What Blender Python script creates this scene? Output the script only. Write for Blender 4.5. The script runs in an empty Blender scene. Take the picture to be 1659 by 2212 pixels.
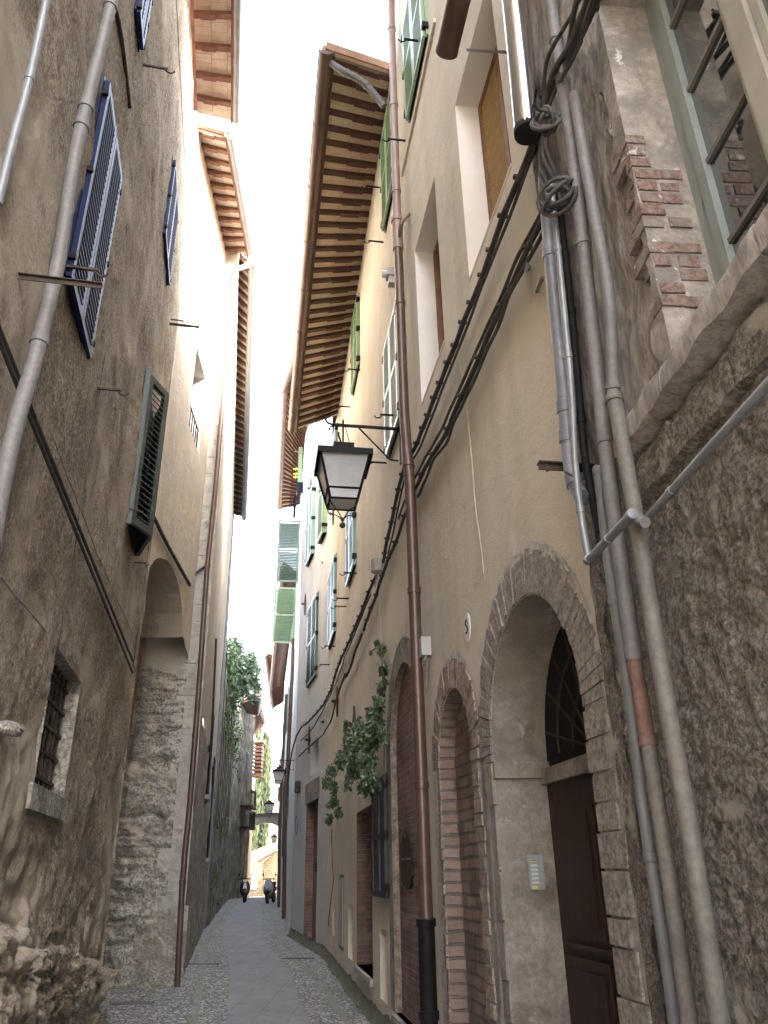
import bpy, math, random
from mathutils import Vector, noise
from mathutils.geometry import delaunay_2d_cdt
random.seed(7)
sc = bpy.context.scene
COL = sc.collection
R = math.radians
# ------------------------------------------------------------------ camera
IW, IH, FP = 1659.0, 2212.0, 1661.0          # photo frame in picture units, focal length in the same units
EYE = Vector((0, 0, 1.6))
zc = Vector((762 - IW/2, -(-2450 - IH/2), -FP)).normalized()
fc = Vector((0, 0, -1)); yc = (fc - fc.dot(zc)*zc).normalized(); xc = yc.cross(zc)
from mathutils import Matrix
ROT = Matrix((xc, yc, zc))                    # camera space -> world
cam_d = bpy.data.cameras.new('camera'); cam = bpy.data.objects.new('camera', cam_d); COL.objects.link(cam)
cam_d.sensor_fit = 'VERTICAL'; cam_d.sensor_height = 36; cam_d.sensor_width = 27
cam_d.lens = FP/IH*36; cam_d.clip_start = 0.05; cam_d.clip_end = 2000
m4 = ROT.to_4x4(); m4.translation = EYE; cam.matrix_world = m4
sc.camera = cam
# ------------------------------------------------------------------ sky, sun, exposure
SUN_EL, SUN_AZ = R(31), math.atan2(0.87, -0.50)     # azimuth from +Y towards +X
w = bpy.data.worlds.new('World'); sc.world = w; w.use_nodes = True
nt = w.node_tree; bg = nt.nodes['Background']
sky = nt.nodes.new('ShaderNodeTexSky'); sky.sky_type = 'NISHITA'; sky.sun_disc = False
sky.sun_elevation = SUN_EL; sky.sun_rotation = SUN_AZ
sky.air_density = 1.0; sky.dust_density = 7.0; sky.ozone_density = 0.6
hs = nt.nodes.new('ShaderNodeHueSaturation'); hs.inputs['Saturation'].default_value = 0.5
nt.links.new(sky.outputs[0], hs.inputs['Color']); nt.links.new(hs.outputs[0], bg.inputs[0])
bg.inputs[1].default_value = 0.15
sl = bpy.data.lights.new('sun', 'SUN'); sl.energy = 1.0; sl.angle = R(6); sl.color = (1, .95, .88)
so = bpy.data.objects.new('sun', sl); COL.objects.link(so)
sdir = Vector((math.sin(SUN_AZ)*math.cos(SUN_EL), math.cos(SUN_AZ)*math.cos(SUN_EL), math.sin(SUN_EL)))
so.rotation_euler = sdir.to_track_quat('Z', 'Y').to_euler(); so.location = (20, -20, 40)
sc.view_settings.view_transform = 'Standard'; sc.view_settings.look = 'None'
sc.view_settings.exposure = 4.65; sc.view_settings.gamma = 1
sc.render.engine = 'CYCLES'
sc.cycles.max_bounces = 14; sc.cycles.diffuse_bounces = 12; sc.cycles.use_denoising = True
sc.cycles.caustics_reflective = False; sc.cycles.caustics_refractive = False
sc.cycles.use_light_tree = True
# ------------------------------------------------------------------ geometry helpers
def ray(px, py): return ROT @ Vector((px-IW/2, -(py-IH/2), -FP))
def at(px, py, Y):
    d = ray(px, py); return EYE + d*(Y/d.y)
def gz(Y):
    if Y < 12: return 0.0
    if Y < 45: return 0.013*(Y-12)
    return max(-0.25, 0.429-0.022*(Y-45))
def ground(px, py):
    d = ray(px, py); zz = 0
    for i in range(60):
        t = (zz-1.6)/d.z; p = EYE+d*t; zz = .5*zz+.5*gz(p.y)
    return p
def depth(p): return -((ROT.transposed() @ (p-EYE)).z)
def V(*a): return Vector(a)
class Wall:
    def __init__(s, p0, ang, side):           # ang: heading in degrees from +Y, side +1 wall on the left, -1 on the right
        s.p0 = Vector((p0[0], p0[1], 0)); a = R(ang)
        s.d = Vector((math.sin(a), math.cos(a), 0)); s.n = Vector((s.d.y, -s.d.x, 0))*side; s.s = side
    def P(s, u, z, o=0.0): return s.p0+s.d*u+s.n*o+Vector((0, 0, z))
    def hit(s, px, py, o=0.0):
        d = ray(px, py); q = s.p0+s.n*o-EYE; t = q.dot(s.n)/d.dot(s.n); return EYE+d*t
    def uz(s, px, py, o=0.0):
        p = s.hit(px, py, o); return ((p-s.p0).dot(s.d), p.z)
def wall_to(p0, p1, side):
    return Wall(p0, math.degrees(math.atan2(p1[0]-p0[0], p1[1]-p0[1])), side), math.hypot(p1[0]-p0[0], p1[1]-p0[1])

class MB:
    def __init__(s): s.v = []; s.f = []; s.uv = None
    def add(s, vs, fs):
        b = len(s.v); s.v += [tuple(x) for x in vs]; s.f += [tuple(i+b for i in f) for f in fs]; return s
    def box(s, c, a, b, h):                    # centre and three half vectors
        c, a, b, h = Vector(c), Vector(a), Vector(b), Vector(h); vs = []
        for k in (-1, 1):
            for j in (-1, 1):
                for i in (-1, 1): vs.append(c+a*i+b*j+h*k)
        return s.add(vs, [(0,2,3,1),(4,5,7,6),(0,1,5,4),(2,6,7,3),(0,4,6,2),(1,3,7,5)])
    def bx(s, W, u0, u1, z0, z1, o0, o1):
        return s.box(W.P((u0+u1)/2, (z0+z1)/2, (o0+o1)/2), W.d*((u1-u0)/2), W.n*((o1-o0)/2), V(0, 0, (z1-z0)/2))
    def quad(s, a, b, c, d): return s.add([a, b, c, d], [(0, 1, 2, 3)])
    def tube(s, pts, r, seg=10, cap=True, half=None):
        pts = [Vector(p) for p in pts]; n = len(pts); rs = r if isinstance(r, (list, tuple)) else [r]*n
        t0 = (pts[1]-pts[0]).normalized(); up = V(0, 0, 1) if abs(t0.z) < .9 else V(1, 0, 0)
        a = t0.cross(up).normalized(); vs = []
        for i, p in enumerate(pts):
            t = (pts[min(i+1, n-1)]-pts[max(i-1, 0)]).normalized()
            a = (a-t*a.dot(t)).normalized(); b = t.cross(a)
            for k in range(seg):
                g = 2*math.pi*k/seg; vs.append(p+(a*math.cos(g)+b*math.sin(g))*rs[i])
        fs = [(i*seg+k, i*seg+(k+1) % seg, (i+1)*seg+(k+1) % seg, (i+1)*seg+k) for i in range(n-1) for k in range(seg)]
        if cap: fs += [tuple(range(seg))[::-1], tuple((n-1)*seg+k for k in range(seg))]
        return s.add(vs, fs)
    def trough(s, p0, p1, r, seg=10):          # half round gutter, open at the top, with rolled rim
        p0, p1 = Vector(p0), Vector(p1); t = (p1-p0).normalized(); a = t.cross(V(0, 0, 1)).normalized(); b = a.cross(t)
        vs = []
        for rr in (r, r*.93):
            for p in (p0, p1):
                for k in range(seg+1):
                    g = math.pi*k/seg; vs.append(p+a*math.cos(g)*rr-b*math.sin(g)*rr)
        m = seg+1; fs = []
        for k in range(seg): fs += [(k, k+1, m+k+1, m+k), (2*m+k, 3*m+k, 3*m+k+1, 2*m+k+1), (k, 2*m+k, 2*m+k+1, k+1), (m+k, m+k+1, 3*m+k+1, 3*m+k)]
        s.add(vs, fs)
        n = max(2, int((p1-p0).length/1.1))
        for sg in (-1, 1): s.tube([p0+a*r*sg, p1+a*r*sg], r*.09, 6)
        for i in range(1, n):                  # straps round the joints
            c = p0.lerp(p1, i/n); ring = [c+a*math.cos(math.pi*k/8)*r*1.04-b*math.sin(math.pi*k/8)*r*1.04 for k in range(9)]
            s.tube(ring, r*.05, 5)
        for p, k in ((p0, 0), (p1, 1)):        # end plates
            ring = [p+a*math.cos(math.pi*q/8)*r-b*math.sin(math.pi*q/8)*r for q in range(9)]
            s.add(ring, [tuple(range(9))])
        return s
    def build(s, name, m, parent=None, smooth=False, at0=None):
        me = bpy.data.meshes.new(name); off = Vector((0, 0, 0))
        if parent is not None: off = world_loc(parent)
        if at0 is not None: off = Vector(at0)
        me.from_pydata([tuple(Vector(v)-off) for v in s.v], [], s.f); me.update()
        if s.uv:
            l = me.uv_layers.new(name='UVMap')
            for lp in me.loops: l.data[lp.index].uv = s.uv[lp.vertex_index]
        if smooth:
            for p in me.polygons: p.use_smooth = True
            if smooth == 2:
                try: me.set_sharp_from_angle(angle=R(40))
                except Exception: pass
        if m: me.materials.append(m)
        o = bpy.data.objects.new(name, me); COL.objects.link(o)
        if parent is not None: o.parent = parent
        if at0 is not None: o.location = off
        return o
def world_loc(o):
    p = Vector((0, 0, 0))
    while o is not None: p += o.location; o = o.parent
    return p
def tag(o, label=None, cat=None, group=None, kind=None):
    if label: o['label'] = label
    if cat: o['category'] = cat
    if group: o['group'] = group
    if kind: o['kind'] = kind
    return o
def thing(name, loc, label, cat, group=None):
    o = bpy.data.objects.new(name, None); o.empty_display_size = .1; o.location = loc; COL.objects.link(o)
    return tag(o, label, cat, group)
def single(mb, name, m, label, cat, group=None, smooth=False):
    c = Vector(mb.v[0]); return tag(mb.build(name, m, None, smooth, at0=c), label, cat, group)
def copy_tree(o, parent=None):
    c = o.copy(); COL.objects.link(c); c.parent = parent
    for ch in list(o.children): copy_tree(ch, c)
    return c
def dense(pts, step, wob=0.0, seed=0, lift=None):  # resample a polyline, with a little irregularity
    pts = [Vector(p) for p in pts]; out = []
    for i in range(len(pts)-1):
        L = (pts[i+1]-pts[i]).length; n = max(1, int(L/step))
        for k in range(n): out.append(pts[i].lerp(pts[i+1], k/n))
    out.append(pts[-1])
    for it in range(2):                        # round the corners
        out = [out[0]]+[(out[i-1]+out[i]*2+out[i+1])/4 for i in range(1, len(out)-1)]+[out[-1]]
    if wob:
        out = [p+noise.noise_vector(p*2.3+V(seed, 0, 0))*wob for p in out]
    return out
# ------------------------------------------------------------------ materials
def mat(name, stops, scale=3.0, rough=.85, bumps=(), detail=8, coord='Object', stretch=(1, 1, 1), metal=0, spec=.3, crg=.6,
        stain=None, streak=None, brick=None, cells=None, fine=None):
    m = bpy.data.materials.new(name); m.use_nodes = True; t = m.node_tree; N = t.nodes; L = t.links
    b = N['Principled BSDF']; b.inputs['Roughness'].default_value = rough; b.inputs['Metallic'].default_value = metal
    b.inputs['Specular IOR Level'].default_value = spec
    tc = N.new('ShaderNodeTexCoord'); mp = N.new('ShaderNodeMapping'); mp.inputs['Scale'].default_value = stretch
    L.new(tc.outputs[coord], mp.inputs[0]); vec = mp.outputs[0]
    def nz(sc_, d=6, rgh=.6, dist=0, v=None):
        n = N.new('ShaderNodeTexNoise'); n.inputs['Scale'].default_value = sc_; n.inputs['Detail'].default_value = d
        n.inputs['Roughness'].default_value = rgh; n.inputs['Distortion'].default_value = dist
        L.new(v or vec, n.inputs['Vector']); return n.outputs['Fac']
    def ramp(f, st):
        r = N.new('ShaderNodeValToRGB'); L.new(f, r.inputs[0]); e = r.color_ramp.elements
        e[0].position = st[0][0]; e[0].color = (*st[0][1], 1); e[1].position = st[-1][0]; e[1].color = (*st[-1][1], 1)
        for p, c in st[1:-1]:
            x = e.new(p); x.color = (*c, 1)
        return r.outputs[0]
    def mix(f, a, c2, mode='MIX'):
        x = N.new('ShaderNodeMix'); x.data_type = 'RGBA'; x.blend_type = mode
        if isinstance(f, float): x.inputs[0].default_value = f
        else: L.new(f, x.inputs[0])
        if isinstance(a, tuple): x.inputs[6].default_value = (*a, 1)
        else: L.new(a, x.inputs[6])
        if isinstance(c2, tuple): x.inputs[7].default_value = (*c2, 1)
        else: L.new(c2, x.inputs[7])
        return x.outputs[2]
    def rng(f, a, c):
        x = N.new('ShaderNodeMapRange'); x.inputs[1].default_value = a; x.inputs[2].default_value = c; L.new(f, x.inputs[0]); return x.outputs[0]
    if len(stops) == 1: col = ramp(nz(scale, 2), [(0, stops[0][1]), (1, stops[0][1])])
    else: col = ramp(nz(scale, detail, crg), stops)
    heights = []
    if fine: col = mix(rng(nz(fine[0], 5, .75), .43, .57), mix(1.0, col, (fine[1],)*3, 'MULTIPLY'), mix(1.0, col, (1.12,)*3, 'MULTIPLY'))
    if stain:                                  # (scale, lo, hi, colour, strength)
        for (s_, lo, hi, c_) in stain: col = mix(rng(nz(s_, 7, .65, .6), lo, hi), col, c_)
    if streak:                                 # run-off streaks: stretched vertically
        mp2 = N.new('ShaderNodeMapping'); mp2.inputs['Scale'].default_value = (streak[0], streak[0], streak[0]*.06)
        L.new(tc.outputs['Object'], mp2.inputs[0]); col = mix(rng(nz(1, 6, .6, 0, mp2.outputs[0]), streak[1], streak[2]), col, streak[3])
    if brick:                                  # dict(w,h,mortar,c1,c2,cm,depth)
        um = N.new('ShaderNodeTexCoord'); bt = N.new('ShaderNodeTexBrick')
        wv = N.new('ShaderNodeTexNoise'); wv.inputs['Scale'].default_value = brick.get('ws', 3); L.new(um.outputs['UV'], wv.inputs['Vector'])
        va = N.new('ShaderNodeVectorMath'); va.operation = 'MULTIPLY_ADD'; va.inputs[1].default_value = (brick.get('wob', .02),)*3
        L.new(wv.outputs['Color'], va.inputs[0]); L.new(um.outputs['UV'], va.inputs[2]); L.new(va.outputs[0], bt.inputs['Vector'])
        bt.inputs['Scale'].default_value = 1; bt.inputs['Brick Width'].default_value = brick['w']; bt.inputs['Row Height'].default_value = brick['h']
        bt.inputs['Mortar Size'].default_value = brick['mortar']; bt.inputs['Mortar Smooth'].default_value = .4; bt.inputs['Bias'].default_value = 0
        bt.inputs['Color1'].default_value = (*brick['c1'], 1); bt.inputs['Color2'].default_value = (*brick['c2'], 1); bt.inputs['Mortar'].default_value = (*brick['cm'], 1)
        col = mix(brick.get('amt', 1.0), col, bt.outputs['Color']) if not brick.get('mul') else mix(.8, col, bt.outputs['Color'], 'MULTIPLY')
        col = mix(rng(nz(brick.get('ns', 6), 8, .7), .35, .75), col, mix(1.0, col, brick.get('dirt', (.45, .42, .4)), 'MULTIPLY'))
        inv = N.new('ShaderNodeMath'); inv.operation = 'SUBTRACT'; inv.inputs[0].default_value = 1; L.new(bt.outputs['Fac'], inv.inputs[1])
        heights.append((inv.outputs[0], brick['depth']))
    if cells:                                  # pebbles: (scale, depth, mortar colour, c1, c2)
        vd = N.new('ShaderNodeTexVoronoi'); vd.feature = 'DISTANCE_TO_EDGE'; vd.inputs['Scale'].default_value = cells[0]; L.new(vec, vd.inputs['Vector'])
        vc = N.new('ShaderNodeTexVoronoi'); vc.inputs['Scale'].default_value = cells[0]; L.new(vec, vc.inputs['Vector'])
        sp = N.new('ShaderNodeSeparateColor'); L.new(vc.outputs['Color'], sp.inputs[0])
        cc = ramp(sp.outputs[0], [(0, cells[3]), (1, cells[4])]); col = mix(.8, col, cc)
        k = rng(vd.outputs['Distance'], .01, .16); col = mix(k, cells[2], col); heights.append((k, cells[1]))
    L.new(col, b.inputs['Base Color'])
    last = None
    for (s_, dist_, *r_) in bumps:
        heights.append((nz(s_, 9, r_[0] if r_ else .65, r_[1] if len(r_) > 1 else 0), dist_))
    for h, d in heights:
        bp = N.new('ShaderNodeBump'); bp.inputs['Strength'].default_value = 1; bp.inputs['Distance'].default_value = d
        L.new(h, bp.inputs['Height'])
        if last: L.new(last, bp.inputs['Normal'])
        last = bp.outputs[0]
    if last: L.new(last, b.inputs['Normal'])
    return m
def g(*c): return tuple(c)
CREAM = mat('cream_plaster', [(.3, (.53, .475, .38)), (.7, (.62, .565, .465))], 1.1, .9, bumps=[(70, .006), (2.2, .03)],
            stain=[(.5, .5, .78, (.49, .435, .345)), (3.1, .62, .72, (.46, .40, .32)), (1.3, .60, .66, (.60, .56, .48))], streak=(2.2, .50, .85, (.45, .40, .32)))
PALE = mat('pale_plaster', [(.3, (.47, .47, .49)), (.7, (.55, .55, .57))], 1.3, .9, bumps=[(60, .006), (2, .03)], streak=(2.0, .5, .8, (.47, .44, .40)))
REVEAL = mat('white_plaster', [(.3, (.60, .56, .52)), (.7, (.70, .66, .62))], 1.5, .9, bumps=[(60, .004)])
ROUGHL = mat('rough_brown_plaster', [(.30, (.21, .165, .125)), (.44, (.44, .36, .275)), (.58, (.58, .49, .385)), (.75, (.74, .66, .55))], 8, .95, crg=.72,
             bumps=[(9, .05, .75, .3), (45, .035, .8)], detail=14, stain=[(9, .60, .67, (.30, .25, .195)), (.7, .50, .66, (.66, .57, .45)), (1.7, .60, .76, (.40, .335, .265))], fine=(36, .46), streak=(1.6, .58, .80, (.42, .35, .27)))
OCHRE = mat('pale_ochre_plaster', [(.3, (.36, .32, .265)), (.7, (.49, .45, .385))], 1.6, .93, bumps=[(30, .010), (5, .03)],
            stain=[(1.0, .5, .75, (.50, .42, .30)), (3.5, .60, .72, (.30, .25, .19))], streak=(2.5, .5, .75, (.36, .31, .25)))
STONE = mat('grey_rubble_stone', [(.25, (.17, .155, .13)), (.5, (.38, .35, .31)), (.75, (.56, .53, .48))], 3.2, .95,
            bumps=[(5, .06, .7, .4), (26, .02)], detail=12, stain=[(1.2, .55, .7, (.24, .215, .18)), (2.0, .58, .66, (.50, .45, .37))], fine=(26, .5))
ASHLAR = mat('pale_ashlar_stone', [(.25, (.26, .24, .215)), (.6, (.44, .415, .375))], 4, .9, bumps=[(14, .02), (60, .006)], stain=[(4, .58, .7, (.22, .19, .15))])
ROUGHR = mat('dark_pitted_stone', [(.25, (.10, .088, .075)), (.45, (.26, .23, .195)), (.6, (.40, .365, .32)), (.78, (.62, .585, .53))], 24, .95,
             bumps=[(22, .02, .8), (70, .014, .8)], detail=14, crg=.8, fine=(60, .45), stain=[(1.4, .55, .7, (.18, .155, .13)), (3.2, .58, .64, (.46, .42, .365)), (2.1, .62, .66, (.12, .10, .085))])
RENDERR = mat('grey_striated_render', [(.3, (.22, .195, .175)), (.7, (.34, .305, .275))], 3, .95, bumps=[(6, .03), (40, .012)],
              stain=[(2.5, .58, .7, (.13, .11, .095))], stretch=(1, 1, .35), fine=(20, .7))
OLDPL = mat('peeling_plaster', [(.3, (.15, .135, .12)), (.5, (.24, .215, .19)), (.58, (.29, .26, .225)), (.72, (.46, .435, .40))], 5, .92, bumps=[(12, .02), (40, .006)], detail=12, stain=[(3.2, .52, .6, (.18, .16, .145)), (7, .62, .65, (.50, .475, .45))], fine=(30, .9))
BRICK = mat('red_brick', [(.3, (.3, .15, .1)), (.7, (.4, .2, .14))], 3, .92, bumps=[(30, .012), (8, .01)],
            brick=dict(w=.28, h=.068, mortar=.008, c1=(.30, .19, .155), c2=(.22, .14, .115), cm=(.29, .25, .22), depth=.018, wob=.03, ns=3))
BRICKB = mat('brown_brick', [(.3, (.36, .25, .19)), (.7, (.46, .34, .26))], 3, .92, bumps=[(26, .014), (6, .012)],
             brick=dict(w=.30, h=.085, mortar=.012, c1=(.33, .25, .205), c2=(.245, .18, .145), cm=(.17, .15, .13), depth=.03, wob=.04, ns=3))
BRICKP = mat('worn_brick', [(.3, (.25, .19, .155)), (.7, (.36, .28, .235))], 9, .92, bumps=[(30, .014), (9, .01)], fine=(14, .6), stain=[(5, .6, .7, (.42, .38, .33))])
PINKBR = mat('worn_pink_brick', [(.3, (.17, .115, .095)), (.7, (.30, .205, .175))], 22, .94, bumps=[(40, .02), (14, .02)], stain=[(7, .50, .58, (.24, .205, .18)), (12, .6, .66, (.48, .45, .42))], fine=(50, .7))
SIDEST = mat('sandstone_jamb', [(.3, (.15, .13, .11)), (.5, (.245, .215, .185)), (.72, (.37, .335, .295))], 4.5, .93, bumps=[(20, .014), (4, .03)],
             stain=[(3, .55, .68, (.13, .10, .08)), (6, .62, .7, (.42, .39, .35)), (1.2, .5, .7, (.24, .205, .17))], fine=(30, .88))
VOUS = mat('grey_voussoir_stone', [(.3, (.20, .175, .15)), (.7, (.36, .32, .28))], 7, .93, bumps=[(22, .02), (5, .02)], fine=(30, .65))
MORTAR = mat('pale_mortar', [(.3, (.30, .27, .23)), (.7, (.55, .51, .46))], 12, .95, bumps=[(30, .03)])
PAVE = mat('street_paving', [(.3, (.19, .19, .205)), (.7, (.27, .265, .28))], 1.6, .8, bumps=[(60, .004), (6, .006)], stain=[(2, .5, .75, (.17, .17, .18)), (5, .62, .7, (.12, .12, .12))],
           brick=dict(w=1.4, h=.42, mortar=.006, c1=(.38, .36, .36), c2=(.33, .31, .315), cm=(.17, .16, .155), depth=.008, wob=.01, amt=.15, dirt=(.75, .74, .74)))
COB = mat('pebble_cobbles', [(.3, (.2, .19, .18)), (.7, (.3, .29, .28))], 4, .75, cells=(15, .035, (.15, .15, .135), (.24, .235, .23), (.66, .645, .63)), bumps=[(60, .004)],
          stain=[(1.1, .60, .75, (.12, .13, .085))])
GUTST = mat('gutter_stone', [(.3, (.17, .175, .15)), (.7, (.26, .26, .22))], 4, .85, bumps=[(40, .006)], stain=[(2, .5, .7, (.12, .14, .08))])
MOSS = mat('moss', [(.3, (.07, .075, .05)), (.7, (.15, .15, .11))], 6, .95, bumps=[(30, .02)])
IVYW = mat('mossy_garden_wall', [(.3, (.08, .075, .062)), (.5, (.20, .185, .155)), (.7, (.38, .36, .31))], 1.6, .95, bumps=[(8, .05), (30, .02)],
           stain=[(1.0, .55, .66, (.06, .09, .03)), (2.2, .60, .68, (.09, .16, .035))])
RAFT = mat('brown_rafter_wood', [(.3, (.05, .024, .018)), (.7, (.085, .040, .029))], 6, .7, bumps=[(30, .006)], stretch=(1, 1, 1))
RAFTO = mat('orange_rafter_wood', [(.3, (.085, .042, .028)), (.7, (.14, .068, .045))], 6, .8, bumps=[(30, .006)], stain=[(4, .58, .7, (.14, .07, .045))])
SOFF = mat('ochre_soffit_tiles', [(.3, (.44, .37, .27)), (.7, (.60, .53, .42))], 2.5, .9, bumps=[(30, .004)],
           brick=dict(w=.16, h=.30, mortar=.004, c1=(.62, .52, .38), c2=(.56, .42, .28), cm=(.33, .25, .17), depth=.004, wob=.01, amt=.7, dirt=(.8, .75, .7)))
SOFW = mat('pale_soffit_tiles', [(.3, (.30, .27, .23)), (.7, (.42, .39, .34))], 3.5, .9, bumps=[(30, .004)],
           brick=dict(w=.17, h=.3, mortar=.005, c1=(.42, .39, .34), c2=(.36, .29, .24), cm=(.18, .155, .13), depth=.004, wob=.01, amt=.7, dirt=(.7, .65, .6)))
TILE = mat('terracotta_tiles', [(.3, (.20, .11, .075)), (.7, (.34, .21, .145))], 5, .9, bumps=[(20, .02)])
COPPER = mat('brown_metal', [(.3, (.085, .052, .04)), (.7, (.13, .082, .064))], 4, .38, metal=.35, spec=.5, bumps=[(20, .002)])
COPPERP = mat('pinkish_brown_metal', [(.3, (.22, .15, .125)), (.7, (.29, .20, .17))], 4, .45, metal=.2, spec=.5)
ZINC = mat('grey_zinc', [(.3, (.12, .13, .145)), (.7, (.18, .19, .205))], 5, .5, metal=.1, spec=.5)
PVC = mat('grey_pvc', [(.3, (.135, .14, .17)), (.7, (.175, .18, .21))], 3, .4, spec=.5, fine=(20, .9))
PVCL = mat('dusty_grey_pipe', [(.3, (.095, .09, .092)), (.7, (.14, .132, .133))], 5, .6, spec=.4, stain=[(5, .58, .7, (.10, .09, .082))], fine=(40, .94))
PVCB = mat('brown_grey_pipe', [(.3, (.085, .078, .068)), (.7, (.135, .123, .107))], 5, .65, spec=.4, stain=[(3, .64, .68, (.36, .35, .33)), (5, .55, .7, (.10, .085, .065))], fine=(40, .92), bumps=[(30, .003)])
TERRA = mat('rusty_terracotta_pipe', [(.3, (.10, .055, .042)), (.7, (.17, .10, .078))], 7, .7, bumps=[(20, .004)], stain=[(5, .5, .7, (.11, .09, .075))], fine=(40, .85))
STEEL = mat('dull_steel', [(.3, (.13, .135, .14)), (.7, (.22, .225, .23))], 6, .45, metal=.3, spec=.5)
CHROME = mat('bright_steel', [(.3, (.55, .56, .58)), (.7, (.62, .63, .65))], 2, .16, metal=1)
IRON = mat('rusty_iron', [(.3, (.028, .021, .018)), (.7, (.065, .042, .032))], 12, .75, bumps=[(60, .003)])
BLACK = mat('black_iron', [(.3, (.007, .0065, .007)), (.7, (.014, .0125, .0125))], 9, .6, spec=.15)
SHADE = mat('opening_shade', [(.3, (.006, .006, .007)), (.7, (.012, .012, .013))], 2, .95)  # black colour stands for the shade inside openings
CABLE = mat('dusty_black_cable', [(.3, (.035, .032, .03)), (.7, (.085, .077, .07))], 9, .7)
CABLEG = mat('grey_cable', [(.3, (.20, .18, .165)), (.7, (.33, .30, .27))], 9, .7)
CABLEP = mat('painted_conduit', [(.3, (.36, .31, .24)), (.7, (.48, .42, .33))], 9, .7)
NAVY = mat('navy_shutter_paint', [(.3, (.008, .014, .05)), (.7, (.012, .022, .08))], 6, .38, spec=.16)
TEAL = mat('dark_green_shutter_paint', [(.3, (.018, .032, .034)), (.7, (.035, .052, .052))], 9, .45, spec=.5, stain=[(14, .64, .68, (.10, .12, .11))])
GREEN = mat('sage_green_paint', [(.3, (.20, .30, .18)), (.7, (.25, .36, .22))], 3, .35, spec=.6)
GREENB = mat('blue_green_paint', [(.3, (.17, .27, .25)), (.7, (.21, .32, .29))], 3, .3, spec=.7)
GREEND = mat('deep_green_paint', [(.3, (.07, .13, .10)), (.7, (.10, .17, .13))], 3, .4, spec=.6)
WOODD = mat('dark_red_wood', [(.3, (.024, .013, .011)), (.7, (.045, .024, .019))], 5, .55, bumps=[(30, .004)], stretch=(4, 4, .5), spec=.3)
WOODB = mat('brown_window_wood', [(.3, (.14, .065, .03)), (.7, (.24, .12, .06))], 9, .6, bumps=[(30, .003)])
WICKER = mat('woven_cane', [(.3, (.38, .25, .10)), (.7, (.52, .36, .17))], 8, .6, bumps=[(80, .01)])
BLUEBLK = mat('blue_black_wood', [(.3, (.02, .024, .032)), (.7, (.035, .04, .05))], 6, .5, spec=.4)
FRAMEG = mat('grey_green_window_paint', [(.3, (.16, .185, .18)), (.7, (.22, .245, .24))], 5, .5)
FRAMEB = mat('beige_window_paint', [(.3, (.25, .235, .205)), (.7, (.32, .305, .27))], 5, .55)
LEAD = mat('thin_glazing_bar', [(.3, (.10, .095, .085)), (.7, (.14, .135, .12))], 5, .6)
PLATE = mat('aluminium_panel', [(.3, (.30, .32, .35)), (.7, (.36, .38, .41))], 3, .4, metal=.5)
YEL = mat('yellow_card', [(.3, (.6, .5, .06)), (.7, (.65, .55, .08))], 3, .6)
WHITE = mat('white_card', [(.3, (.55, .55, .55)), (.7, (.6, .6, .6))], 3, .6)
BOXG = mat('grey_plastic', [(.3, (.35, .34, .32)), (.7, (.42, .41, .39))], 4, .6)
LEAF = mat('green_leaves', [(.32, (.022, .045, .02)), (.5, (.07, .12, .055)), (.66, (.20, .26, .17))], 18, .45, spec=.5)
LEAFY = mat('pale_tree_leaves', [(.32, (.07, .11, .07)), (.5, (.18, .25, .15)), (.7, (.36, .42, .26))], 3, .5, spec=.4)  # mottled pale to mid green for the tree crown
CYPR = mat('cypress_leaves', [(.32, (.012, .018, .008)), (.5, (.03, .04, .018)), (.7, (.055, .068, .03))], 1.6, .7)
BARK = mat('bark', [(.3, (.06, .045, .03)), (.7, (.12, .09, .065))], 20, .9, bumps=[(30, .01)])
SUNST = mat('yellow_rubble_wall', [(.3, (.12, .088, .05)), (.7, (.16, .122, .072))], 2, .92, bumps=[(6, .05)],
            brick=dict(w=.45, h=.2, mortar=.03, c1=(.16, .125, .075), c2=(.105, .08, .048), cm=(.17, .135, .088), depth=.03, wob=.15, ns=2, dirt=(.7, .66, .6)))
WHITEW = mat('whitewashed_wall', [(.3, (.72, .71, .70)), (.7, (.80, .79, .78))], 1, .9, bumps=[(30, .005)])
ORANGE = mat('orange_plaster', [(.3, (.55, .34, .18)), (.7, (.62, .40, .22))], 2, .9)
CLOTH = mat('dark_cloth', [(.3, (.008, .010, .02)), (.7, (.015, .018, .035))], 5, .9)
CLOTHW = mat('white_cloth', [(.3, (.6, .6, .66)), (.7, (.7, .7, .76))], 5, .9)
BODYK = mat('dark_scooter_paint', [(.3, (.012, .012, .02)), (.7, (.02, .02, .03))], 3, .25, spec=.6)
BODYS = mat('silver_scooter_paint', [(.3, (.42, .43, .48)), (.7, (.5, .5, .55))], 3, .3, metal=.3)
RUBBER = mat('tyre_rubber', [(.3, (.012, .012, .012)), (.7, (.02, .02, .02))], 9, .8)
BLUE = mat('blue_hose', [(.3, (.05, .16, .22)), (.7, (.07, .2, .27))], 3, .5)
def glass_mat():
    m = bpy.data.materials.new('window_glass'); m.use_nodes = True; b = m.node_tree.nodes['Principled BSDF']
    b.inputs['Base Color'].default_value = (.025, .027, .026, 1); b.inputs['Roughness'].default_value = .03
    b.inputs['Specular IOR Level'].default_value = 1.0; b.inputs['IOR'].default_value = 2.1
    return m
GLASS = glass_mat()
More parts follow.
